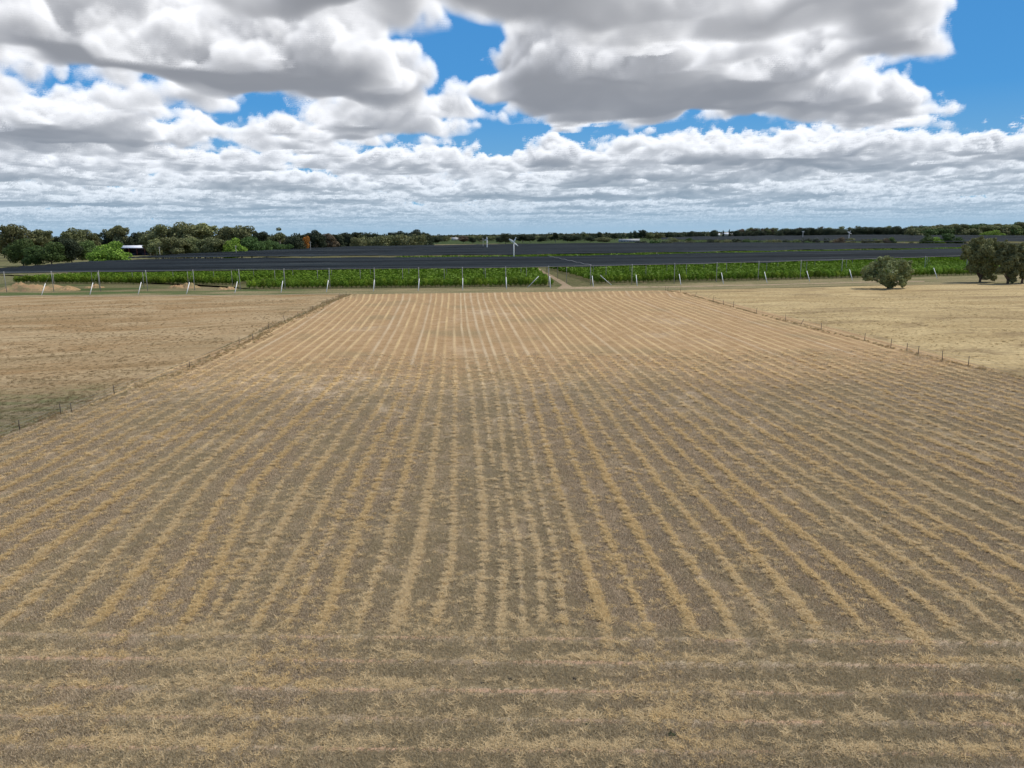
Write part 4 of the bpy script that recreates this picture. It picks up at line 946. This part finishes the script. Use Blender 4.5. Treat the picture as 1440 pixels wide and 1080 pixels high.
def scatter_field():
    rg = np.random.default_rng(21); N_ = 240000
    # sample evenly over the ground wedge in front of the camera, denser nearby
    y = 22+ (112-22)*rg.random(N_)**1.25; x = (rg.random(N_)-0.5)*2*(0.70*y+5.0)
    w = x  # project to picture coordinates of the ground to look up the row table
    d = np.stack([x, y, np.full(N_, -H)], 1); zc = d@fwd; px = 720+F*(d@right)/zc; py = 540-F*(d@upv)/zc
    ok = (px > np.maximum(left_edge(py)+4, -60)) & (px < np.minimum(right_edge(py)-6, 1500)) & (py < 1110)
    x, y, px, py = x[ok], y[ok], px[ok], py[ok]
    pyq = np.round(py/2)*2; rp = rowpos(px, pyq); cp = crosspos(px, py); hl = np.clip((py-(px-720)*0.0085-868)/26, 0, 1)
    fr = np.abs((rp+100.5) % 1-0.5)+rg.normal(0, 0.022, len(x)); fc = np.abs((cp+0.18+100.5) % 1-0.5)+rg.normal(0, 0.07, len(x))
    pn = np.sin(x*0.9+np.sin(y*0.7)*2)*np.sin(y*0.8+np.sin(x*0.5)*2); hb = np.clip((py-(px-720)*0.0085-880-15*np.sin(np.round(rp)*1.7))/30, -1, 2)+rg.normal(0, 0.18, len(x))+0.15*pn; strong = 0.55+0.45*np.sin(np.round(rp)*2.7+y*0.06)
    inrow = np.where(hb < 0.5, (fr < 0.06+0.055*strong) & (rg.random(len(x)) < 0.55+0.45*strong), (fc < 0.13) & (rg.random(len(x)) < 0.28+0.3*pn))
    thin = np.clip((112-y)/45, 0, 1)*0.75+0.05
    u = rg.random(len(x)); pt = vnoise(x, y, 0.16, 3); p2 = vnoise(x, y, 0.5, 8); lit = np.clip((0.6*pt+0.4*p2-0.52)*7, 0, 1); drk = np.clip((0.46-0.6*pt-0.4*p2)*8, 0, 1)
    inrow = inrow | (rg.random(len(x)) < 0.03+0.12*lit)
    a = inrow & (u < 0.95*thin); b = (~inrow) & (u < 0.75*thin*(1-0.55*drk))
    P = np.stack([x, y, np.full(len(x), 0.04)], 1)
    P[:, 2] += np.where(a, np.clip(0.06*(1-fr/0.26), 0, .12)*(1-hl)+0.03, 0.0)
    sc = rg.uniform(0.7, 1.35, len(x))*(0.85+0.35*(y/60))
    tn = np.clip(2.2*(vnoise(x, y, 0.11, 31)-0.25)+0.25*rg.standard_normal(len(x)), 0, 1)
    tn = np.where(hl > 0.5, np.clip(tn+0.55, 0, 1), tn); ri = np.round(rp); tn = np.where((ri > 10.5) & (ri < 14.5), 1.0, np.clip(tn+0.35*np.sin(ri*5.1), 0, 1))
    scatter('cut_straw', P[a], sc[a], tn[a], STRAW, 'loose yellow straw lying in the windrows of the mown field', 'straw')
    scatter('stubble', P[b], sc[b]*0.95, tn[b], STUB, 'short grey brown stubble between the windrows of the mown field', 'stubble')
scatter_field()
def scatter_fence():
    rg = np.random.default_rng(5); P = []; S = []
    for FP, sg, dens, sc0 in ((FL, 0.95, 13, 0.62), (FR, 0.35, 5.0, 0.6)):
        A = np.array(FP); s = np.concatenate([[0], np.cumsum(np.linalg.norm(np.diff(A, axis=0), axis=1))])
        n = int(s[-1]*dens); t = rg.random(n)*s[-1]; c = np.stack([np.interp(t, s, A[:, 0]), np.interp(t, s, A[:, 1])], 1)+rg.normal(0, sg, (n, 2))
        clum = 0.5+0.5*np.sin(t*0.5)*np.sin(t*0.17+1); k = rg.random(n) < 0.35+0.65*clum
        P.append(np.column_stack([c[k], np.full(k.sum(), -0.02)])); S.append(rg.uniform(.5, 1.2, k.sum())*sc0)
    P = np.concatenate(P); S = np.concatenate(S)
    scatter('fence_grass', P, S, rg.random(len(P)), WEED, 'dry brown weeds growing along both wire fences', 'weeds')
scatter_fence()
def scatter_paddocks():
    rg = np.random.default_rng(15)
    for name, n_, px0, px1, py0, py1, sgn, lab, cl in (('paddock_grass', 26000, -350, 480, 420, 640, -1, 'rough brown and olive grass tufts of the left paddock', 1), ('paddock_straw', 14000, 950, 1700, 408, 600, 1, 'pale dry grass tufts of the right paddock', 0)):
        a = g2((px0+px1)/2, py1); y = rg.uniform(g2(0, py1)[1] if sgn < 0 else g2(1400, py1)[1], 215, n_)**1.0; x = sgn*rg.uniform(0, 1, n_)*(0.72*y+5)
        d = np.stack([x, y, np.full(n_, -H)], 1); zc = d@fwd; px = 720+F*(d@right)/zc; py = 540-F*(d@upv)/zc
        ok = (px < left_edge(py)-6 if sgn < 0 else px > right_edge(py)+8) & (rg.random(n_) < np.clip(75/y, 0.2, 1)) & (0.5+0.5*np.sin(x*.13+np.sin(y*.1)*2)*np.sin(y*.17+np.sin(x*.07)) > rg.random(n_)*0.9)
        P = np.stack([x, y, np.full(n_, -0.04)], 1)[ok]; tn = np.clip((100-P[:, 1])/30, 0, 1) if cl else rg.random(len(P))*0.3
        scatter(name, P, rg.uniform(.18, .48, len(P)), tn, TUFT if cl else PALE, lab, 'grass')
MAT['tuft'] = material('tuft', f_straw((0.22, 0.155, 0.08), (0.44, 0.34, 0.19), (0.20, 0.20, 0.09)), 0.8)
MAT['pale_tuft'] = material('pale_tuft', f_straw((0.36, 0.265, 0.13), (0.62, 0.49, 0.27), (0.5, 0.39, 0.2)), 0.8)
TUFT = proto_objs('grass_clump', lambda rg: clump_mesh('grass_clump', rg, 50, 0.3, 0.2, 0.5, 0.04, (0.5, 1.4), 'tuft'), 4)
PALE = proto_objs('pale_clump', lambda rg: clump_mesh('pale_clump', rg, 50, 0.3, 0.2, 0.5, 0.04, (0.5, 1.4), 'pale_tuft'), 4)
scatter_paddocks()
# a few green weeds and dark tufts one can single out in the foreground
def weed(px, py, s, mat, label, name='weed', cat='weed'):
    s *= 0.8; X, Y = g2(px, py); rg = np.random.default_rng(int(px)); n = 90; C = [[0, 0, s*.3], [s*.5, 0, s*.25], [-s*.4, s*.2, s*.25]]; R = [s*.55, s*.4, s*.4]
    v, q = leaf_cloud(rg, C, R, n, s*0.30, 0.7); v[:, 2] = np.maximum(v[:, 2], 0.02)
    obj(name, mesh(name, v, q, MAT[mat]), None, (X, Y, 0.03), label, cat, 'single weeds in the mown field')
MAT['weed_green'] = material('weed_green', foliage((0.08, 0.11, 0.045), (0.16, 0.20, 0.09)), 0.8)
MAT['weed_dark'] = material('weed_dark', foliage((0.10, 0.09, 0.07), (0.19, 0.17, 0.13)), 0.8)
for a in ((826, 1021, .17, 'weed_green', 'largest green weed near the bottom centre of the field'), (846, 1004, .13, 'weed_green', 'small green weed left of a dark stalk, lower centre'), (876, 1004, .18, 'weed_green', 'green weed just right of the small one, lower centre'),
          (943, 1036, .26, 'weed_green', 'green weed patch right of the bottom centre'), (809, 958, .24, 'weed_dark', 'dark grey tuft, the largest in the lower centre'), (718, 958, .19, 'weed_dark', 'dark thin tuft left of the largest dark tuft'),
          (678, 962, .15, 'weed_dark', 'faint dark tuft left of the dark thin tuft'), (560, 846, .12, 'weed_green', 'tiny green weed beside a windrow left of centre'), (1432, 960, .22, 'weed_green', 'yellow green weed at the right edge'),
          (1317, 935, .2, 'weed_dark', 'dark tuft at lower right on the cross rows'), (1325, 1004, .2, 'weed_dark', 'dark tuft at lower right near the bottom'), (211, 940, .22, 'weed_dark', 'black clod at lower left of the field'),
          (764, 675, .2, 'weed_green', 'green weed in the middle of the mown field'), (1245, 723, .26, 'weed_green', 'larger green weed among the right hand windrows'), (1165, 720, .2, 'weed_green', 'green weed left of the larger one on the right')):
    weed(*a)

# ------------------------------------------------------------------ sun and sky
SUN_AZ = radians(66); SUN_EL = radians(56)      # azimuth clockwise from the view direction (+Y)
sd = bpy.data.lights.new('sun', 'SUN'); sd.energy = 3.6; sd.angle = radians(0.53); sd.color = (1.0, 0.955, 0.89)
so = bpy.data.objects.new('sun', sd); COL.objects.link(so)
S = Vector((sin(SUN_AZ)*cos(SUN_EL), cos(SUN_AZ)*cos(SUN_EL), sin(SUN_EL)))
so.rotation_euler = S.to_track_quat('Z', 'Y').to_euler()
W = bpy.data.worlds.new('World'); scene.world = W; W.use_nodes = True; W.node_tree.nodes.clear(); N = NT(W.node_tree)
sky = N.n('ShaderNodeTexSky', sky_type='NISHITA'); sky.sun_disc = False; sky.sun_elevation = SUN_EL; sky.sun_rotation = SUN_AZ; sky.air_density = 1.0; sky.dust_density = 1.0; sky.ozone_density = 1.5
bg = N.n('ShaderNodeBackground'); N.L.new(sky.outputs[0], bg.inputs[0]); bg.inputs[1].default_value = 0.12
wo = N.n('ShaderNodeOutputWorld'); N.L.new(bg.outputs[0], wo.inputs[0])

# cumulus layer: a density field marched in numpy (unit of length = height of the cloud base), its light stored on the sky shell
def azq(px, py):
    d = ray(np.array([px]), np.array([py]))[0]; return atan2(d[0], d[1]), math.log(math.hypot(d[0], d[1])/d[2])
#        px   py   halfwidth halfheight weight   (where the cloud's flat base is)
BLOBS = [(575, 36, 190, 26, 0.70), (180, 116, 290, 17, 0.40), (430, 126, 110, 12, 0.30), (950, 155, 215, 24, 0.52), (800, 160, 70, 18, 0.25), (1190, 165, 110, 9, 0.30), (565, 193, 100, 13, 0.36), (520, 160, 110, 10, 0.25), (150, 205, 150, 10, 0.32), (30, 210, 60, 10, 0.2),
         (1160, 232, 210, 9, 0.36), (1340, 185, 60, 7, 0.3), (1300, 215, 120, 7, 0.2), (820, 237, 70, 7, 0.34), (620, 241, 90, 7, 0.32), (1250, 40, 90, 10, 0.15), (300, 246, 200, 7, 0.2), (900, 92, 190, 14, -0.45), (190, 66, 230, 14, -0.45), (1180, 100, 90, 12, -0.25), (60, 150, 90, 8, 0.2),
         (700, 116, 92, 50, -1.1), (740, 210, 42, 26, -0.9), (1440, 95, 68, 80, -1.2), (1290, 95, 60, 30, 0.25), (905, 199, 150, 8, -0.65), (12, 185, 38, 20, -0.9), (1430, 205, 36, 16, -0.4), (200, 146, 200, 4, -0.22), (390, 176, 40, 8, -0.40), (600, 84, 60, 5, -0.3), (280, 222, 30, 5, -0.3)]
def tile_noise(n, seed, octs, pers=0.55):
    """periodic 3-D fractal noise on an n^3 grid, built from smoothed random lattices"""
    rg = np.random.default_rng(seed); out = np.zeros((n, n, n), np.float32); amp = 1.0; tot = 0
    for f in octs:
        L_ = rg.random((f, f, f)).astype(np.float32)
        g = L_
        for ax in range(3):
            t = np.arange(n)*f/n; i0 = t.astype(int); fr_ = t-i0; fr_ = (fr_*fr_*fr_*(fr_*(fr_*6-15)+10)).astype(np.float32); i1 = (i0+1) % f
            sh = [1, 1, 1]; sh[ax] = n; w = fr_.reshape(sh)
            g = np.take(g, i0 % f, axis=ax)*(1-w)+np.take(g, i1, axis=ax)*w
        out += amp*g; tot += amp; amp *= pers
    return (out/tot-0.5)
def tile_worley(n, f, seed):
    rg = np.random.default_rng(seed); pt = (rg.random((f, f, f, 3))+np.stack(np.meshgrid(*[np.arange(f)]*3, indexing='ij'), -1))/f
    c = (np.arange(n)+0.5)/n; gx, gy, gz = np.meshgrid(c, c, c, indexing='ij'); best = np.full((n, n, n), 9.0, np.float32)
    ix, iy, iz = [(g*f).astype(int) for g in (gx, gy, gz)]
    for a in (-1, 0, 1):
        for b in (-1, 0, 1):
            for c_ in (-1, 0, 1):
                q = pt[(ix+a) % f, (iy+b) % f, (iz+c_) % f]; d2 = 0
                for k, g in enumerate((gx, gy, gz)):
                    e = np.abs(q[..., k]-g); e = np.minimum(e, 1-e); d2 = d2+e*e
                best = np.minimum(best, d2)
    return (np.sqrt(best)*f).astype(np.float32)
NB = 96
TN = tile_noise(NB, 4, (4, 8, 16, 32), 0.55)
PUFF = (0.62*tile_worley(NB, 6, 1)+0.38*tile_worley(NB, 14, 2)); PUFF = (PUFF.mean()-PUFF)     # cauliflower lumps
LOW = tile_noise(64, 8, (4, 8, 16), 0.5)
def samp(T, x, y, z):
    n = T.shape[0]; fx = np.floor(x); fy = np.floor(y); fz = np.floor(z)
    i = fx.astype(np.int32) % n; j = fy.astype(np.int32) % n; k = fz.astype(np.int32) % n; u = (x-fx).astype(np.float32); v = (y-fy).astype(np.float32); w = (z-fz).astype(np.float32)
    i1 = (i+1) % n; j1 = (j+1) % n; k1 = (k+1) % n; F_ = T.ravel(); a = (i*n+j)*n; b = (i*n+j1)*n; c = (i1*n+j)*n; d = (i1*n+j1)*n
    r0 = (F_[a+k]*(1-v)+F_[b+k]*v)*(1-u)+(F_[c+k]*(1-v)+F_[d+k]*v)*u; r1 = (F_[a+k1]*(1-v)+F_[b+k1]*v)*(1-u)+(F_[c+k1]*(1-v)+F_[d+k1]*v)*u
    return r0*(1-w)+r1*w
BA = []
for (bx, by, hw, hh_, wt) in BLOBS:
    a0, q0 = azq(bx, by); BA.append((a0, q0, hw/F*0.95, abs(azq(bx, max(by-hh_, -40))[1]-azq(bx, by+hh_)[1])/2, wt))
THK = 0.95
def cover(x, y):
    c = samp(LOW, x*3.6, y*3.6, np.full_like(x, 3.3))*0.85
    a = np.arctan2(x, y); q = np.log(np.hypot(x, y)+1e-6); z0 = np.zeros_like(x)
    aw = 0.16*samp(TN, x*16.0, y*16.0, z0+1.5)+0.10*samp(TN, x*52.0, y*52.0, z0+4.5); qw = 0.20*samp(TN, x*16.0+40, y*16.0, z0+7.5)+0.12*samp(TN, x*52.0+31, y*52.0, z0+9.5)
    for a0, q0, sa, sq, wt in BA:
        c += wt*np.exp(-0.9*(((a+aw-a0)/sa)**2+((q+qw-q0)/sq)**2))
    return c + np.interp(q, [1.0, 1.7, 2.1, 2.6], [-0.24, -0.15, 0.0, 0.03])     # further out the field settles into evenly scattered clouds
# coverage tabulated on a polar grid (azimuth, log radius) for speed
CA = np.linspace(-pi, pi, 2400); CQ = np.linspace(-0.2, 4.8, 700)
ga, gq = np.meshgrid(CA, CQ, indexing='ij'); CT = cover((np.sin(ga)*np.exp(gq)).ravel(), (np.cos(ga)*np.exp(gq)).ravel()).reshape(ga.shape).astype(np.float32)
def cov(x, y):
    a = (np.arctan2(x, y)+pi)/(2*pi)*(len(CA)-1); q = np.clip((np.log(np.hypot(x, y)+1e-6)+0.2)/5.0*(len(CQ)-1), 0, len(CQ)-1.01)
    i = np.clip(a.astype(np.int32), 0, len(CA)-2); j = q.astype(np.int32); u = a-i; v = q-j
    return (CT[i, j]*(1-v)+CT[i, j+1]*v)*(1-u)+(CT[i+1, j]*(1-v)+CT[i+1, j+1]*v)*u
def density(x, y, h, detail=True):
    z = (h-1.02-0.30*samp(PUFF, x*18.0+5, y*18.0, h*18.0)-0.34*samp(TN, x*36.0+5, y*36.0, h*36.0))/THK
    c = cov(x, y); c = np.where(c > 0.12, 0.12+(c-0.12)*0.45, c)
    d = c + 0.10 - (0.62+0.75*np.clip((np.hypot(x, y)-6.5)/3.0, 0, 1))*np.clip(z, 0, 2)**1.2
    d = d + 0.80*samp(TN, x*13.0, y*13.0, h*13.0)
    if detail:
        d = d + 0.58*samp(PUFF, x*33.0, y*33.0, h*36.0) + 0.42*samp(TN, x*48.0+9, y*48.0, h*48.0) + 0.50*samp(TN, x*133.0+9, y*133.0, h*133.0)
    d = np.where((z < 0) | (z > 1.6), -1, d)
    return np.clip(d*4.5, 0, 1)*np.clip(z/0.09, 0, 1)
def march(az_, el_, steps=76):
    n = len(az_); tz = np.maximum(np.sin(el_), 0.010); ch = np.cos(el_); dx_ = np.sin(az_)*ch/tz; dy_ = np.cos(az_)*ch/tz
    Tt = np.ones(n); Lc = np.zeros((n, 3)); rg = np.random.default_rng(1); jit = rg.random(n)*0.5
    top = 1+THK*1.0; dh = (top-1)/steps; seg = dh/tz
    sunv = np.array([S[0], S[1], S[2]]); act = np.arange(n); dist = np.zeros(n)
    SC = np.array([1.0, 0.985, 0.96])
    for k in range(steps):
        m = act[Tt[act] > 0.01]
        if not len(m): break
        h = 1+(k+0.25+jit[m])*dh; x = dx_[m]*h; y = dy_[m]*h
        d = density(x, y, h); c = d > 0.002; m = m[c]; 
        if not len(m): continue
        d = d[c]; x = x[c]; y = y[c]; h = h[c]
        tau = 0
        for s_, l_ in ((0.035, 0.06), (0.11, 0.09), (0.24, 0.16)):
            tau = tau + density(x+sunv[0]*s_, y+sunv[1]*s_, h+sunv[2]*s_, s_ < 0.2)*l_
        tau = tau*20.0
        z = np.clip((h-1)/THK, 0, 1.3); tu = (density(x, y, h+0.05, True)+density(x, y, h+0.14, False))*1.0
        sun = 0.52*np.exp(-tau)+0.40*np.exp(-tau*0.25)
        powder = 1-0.35*np.exp(-d*6)
        amb = 0.24+0.16*z+0.30*np.exp(-tu*1.1)
        li = sun*powder*0.80+amb*np.exp(-tau*0.03)
        al = 1-np.exp(-d*26.0*np.minimum(seg[m], 0.25)); 
        w = Tt[m]*al
        col = li[:, None]*SC+np.array([-0.022, -0.006, 0.034])*(amb/0.4)[:, None]
        Lc[m] += w[:, None]*col; dist[m] += w*np.hypot(dx_[m], dy_[m]); Tt[m] *= 1-al
    return Lc, Tt
def sky_blue(az_, el_):
    e = np.clip(np.degrees(el_), 0, 60)[:, None]
    hor = np.array([0.37, 0.57, 0.74]); low = np.array([0.22, 0.47, 0.71]); mid = np.array([0.085, 0.33, 0.70]); hi = np.array([0.04, 0.20, 0.56])
    t = lambda a, b: np.clip((e-a)/(b-a), 0, 1)**0.8
    c = hor+(low-hor)*t(0, 3.5); c = c+(mid-low)*t(3.5, 9); c = c+(hi-mid)*t(9, 34); return c
def make_sky():
    va = np.radians(np.linspace(-39, 39, 1500)); oa = np.radians(np.linspace(39, 321, 120)[1:])
    A_ = np.concatenate([va, oa]); ve = np.radians(np.concatenate([np.linspace(-0.9, 18.6, 440), np.linspace(19.2, 40, 24)]))
    n1, n2 = len(A_), len(ve); a, e = np.meshgrid(A_, ve, indexing='ij'); af = ((a+pi) % (2*pi)-pi).ravel(); ef = e.ravel()
    cols = np.zeros((len(af), 3)); CH = 60000
    ee = np.maximum(ef, radians(0.05))
    for s in range(0, len(af), CH):
        L_, T_ = march(af[s:s+CH], ee[s:s+CH]); b = sky_blue(af[s:s+CH], ee[s:s+CH])
        eg = np.degrees(ee[s:s+CH]); hz = np.exp(-eg/2.3)*0.97+0.16*np.exp(-eg/9.0); hz = np.clip(hz, 0, 1)[:, None]     # air between the eye and far clouds
        al = (1-T_)[:, None]; cl = L_/np.maximum(al, 1e-4); cl = cl*(1-hz)+(b*0.80+np.array([0.075, 0.08, 0.10]))*hz
        cols[s:s+CH] = b*(1-al)+cl*al
    R_ = 30000.0; V = np.stack([np.sin(af)*np.cos(ef), np.cos(af)*np.cos(ef), np.sin(ef)], 1)*R_; V[:, 2] += H
    i, j = np.meshgrid(np.arange(n1), np.arange(n2-1), indexing='ij'); i1 = (i+1) % n1; Q = np.stack([(i*n2+j).ravel(), (i*n2+j+1).ravel(), (i1*n2+j+1).ravel(), (i1*n2+j).ravel()], 1)
    me = mesh('sky', V, Q, None); ca = me.color_attributes.new('air', 'FLOAT_COLOR', 'POINT')
    ca.data.foreach_set('color', np.concatenate([cols, np.ones((len(cols), 1))], 1).astype(np.float32).ravel())
    m = bpy.data.materials.new('sky_light'); m.use_nodes = True; t = m.node_tree; t.nodes.clear()
    at_ = t.nodes.new('ShaderNodeAttribute'); at_.attribute_name = 'air'; em = t.nodes.new('ShaderNodeEmission'); ou = t.nodes.new('ShaderNodeOutputMaterial')
    t.links.new(at_.outputs['Color'], em.inputs[0]); t.links.new(em.outputs[0], ou.inputs[0]); m.cycles.emission_sampling = 'NONE'
    me.materials.append(m); return obj('sky', me, kind='structure')
make_sky()
# the thin cloud overhead whose shadow lies on the near half of the field
def cloud_above():
    zc_ = 900.0; off = zc_/tan(SUN_EL); cx, cy = 10+sin(SUN_AZ)*off, 2+cos(SUN_AZ)*off
    rg = np.random.default_rng(4); n, m = 96, 32; th = np.linspace(0, 2*pi, n, endpoint=False); ph = np.linspace(-pi/2, pi/2, m)
    t_, p_ = np.meshgrid(th, ph); bump_ = 1+0.14*np.sin(5*t_+1)+0.12*np.sin(11*t_+2*p_)+0.08*np.sin(29*t_+p_)+0.05*np.sin(13*t_+5*p_)+0.03*np.sin(23*t_+11*p_)
    x = 270*np.cos(p_)*np.cos(t_)*bump_; y = 84*np.cos(p_)*np.sin(t_)*(1+(bump_-1)*0.5); z = np.where(p_ > 0, 38, 9)*np.sin(p_)*bump_+np.where(p_ > 0, 6*np.sin(x/17.)*np.sin(y/11.), 0)
    V = np.stack([x, y, z], -1).reshape(-1, 3); i, j = np.meshgrid(np.arange(m-1), np.arange(n), indexing='ij'); j1 = (j+1) % n
    Q = np.stack([(i*n+j).ravel(), (i*n+j1).ravel(), ((i+1)*n+j1).ravel(), ((i+1)*n+j).ravel()], 1)
    mt = bpy.data.materials.new('thin_cloud'); mt.use_nodes = True; t = mt.node_tree; t.nodes.clear()
    tr = t.nodes.new('ShaderNodeBsdfTransparent'); df = t.nodes.new('ShaderNodeBsdfTranslucent'); df.inputs[0].default_value = (0.9, 0.92, 0.95, 1); mx = t.nodes.new('ShaderNodeMixShader'); mx.inputs[0].default_value = 0.15; ou = t.nodes.new('ShaderNodeOutputMaterial')
    t.links.new(tr.outputs[0], mx.inputs[1]); t.links.new(df.outputs[0], mx.inputs[2]); t.links.new(mx.outputs[0], ou.inputs[0])
    obj('cloud', mesh('cloud', V, Q, mt, smooth=True), None, (cx, cy, zc_), kind='structure')
cloud_above()
# ------------------------------------------------------------------ render
scene.render.engine = 'CYCLES'
scene.view_settings.view_transform = 'Standard'; scene.view_settings.look = 'None'; scene.view_settings.gamma = 1.0; scene.view_settings.exposure = 0.0
scene.cycles.max_bounces = 4; scene.cycles.diffuse_bounces = 2; scene.cycles.transparent_max_bounces = 16; scene.cycles.use_denoising = True
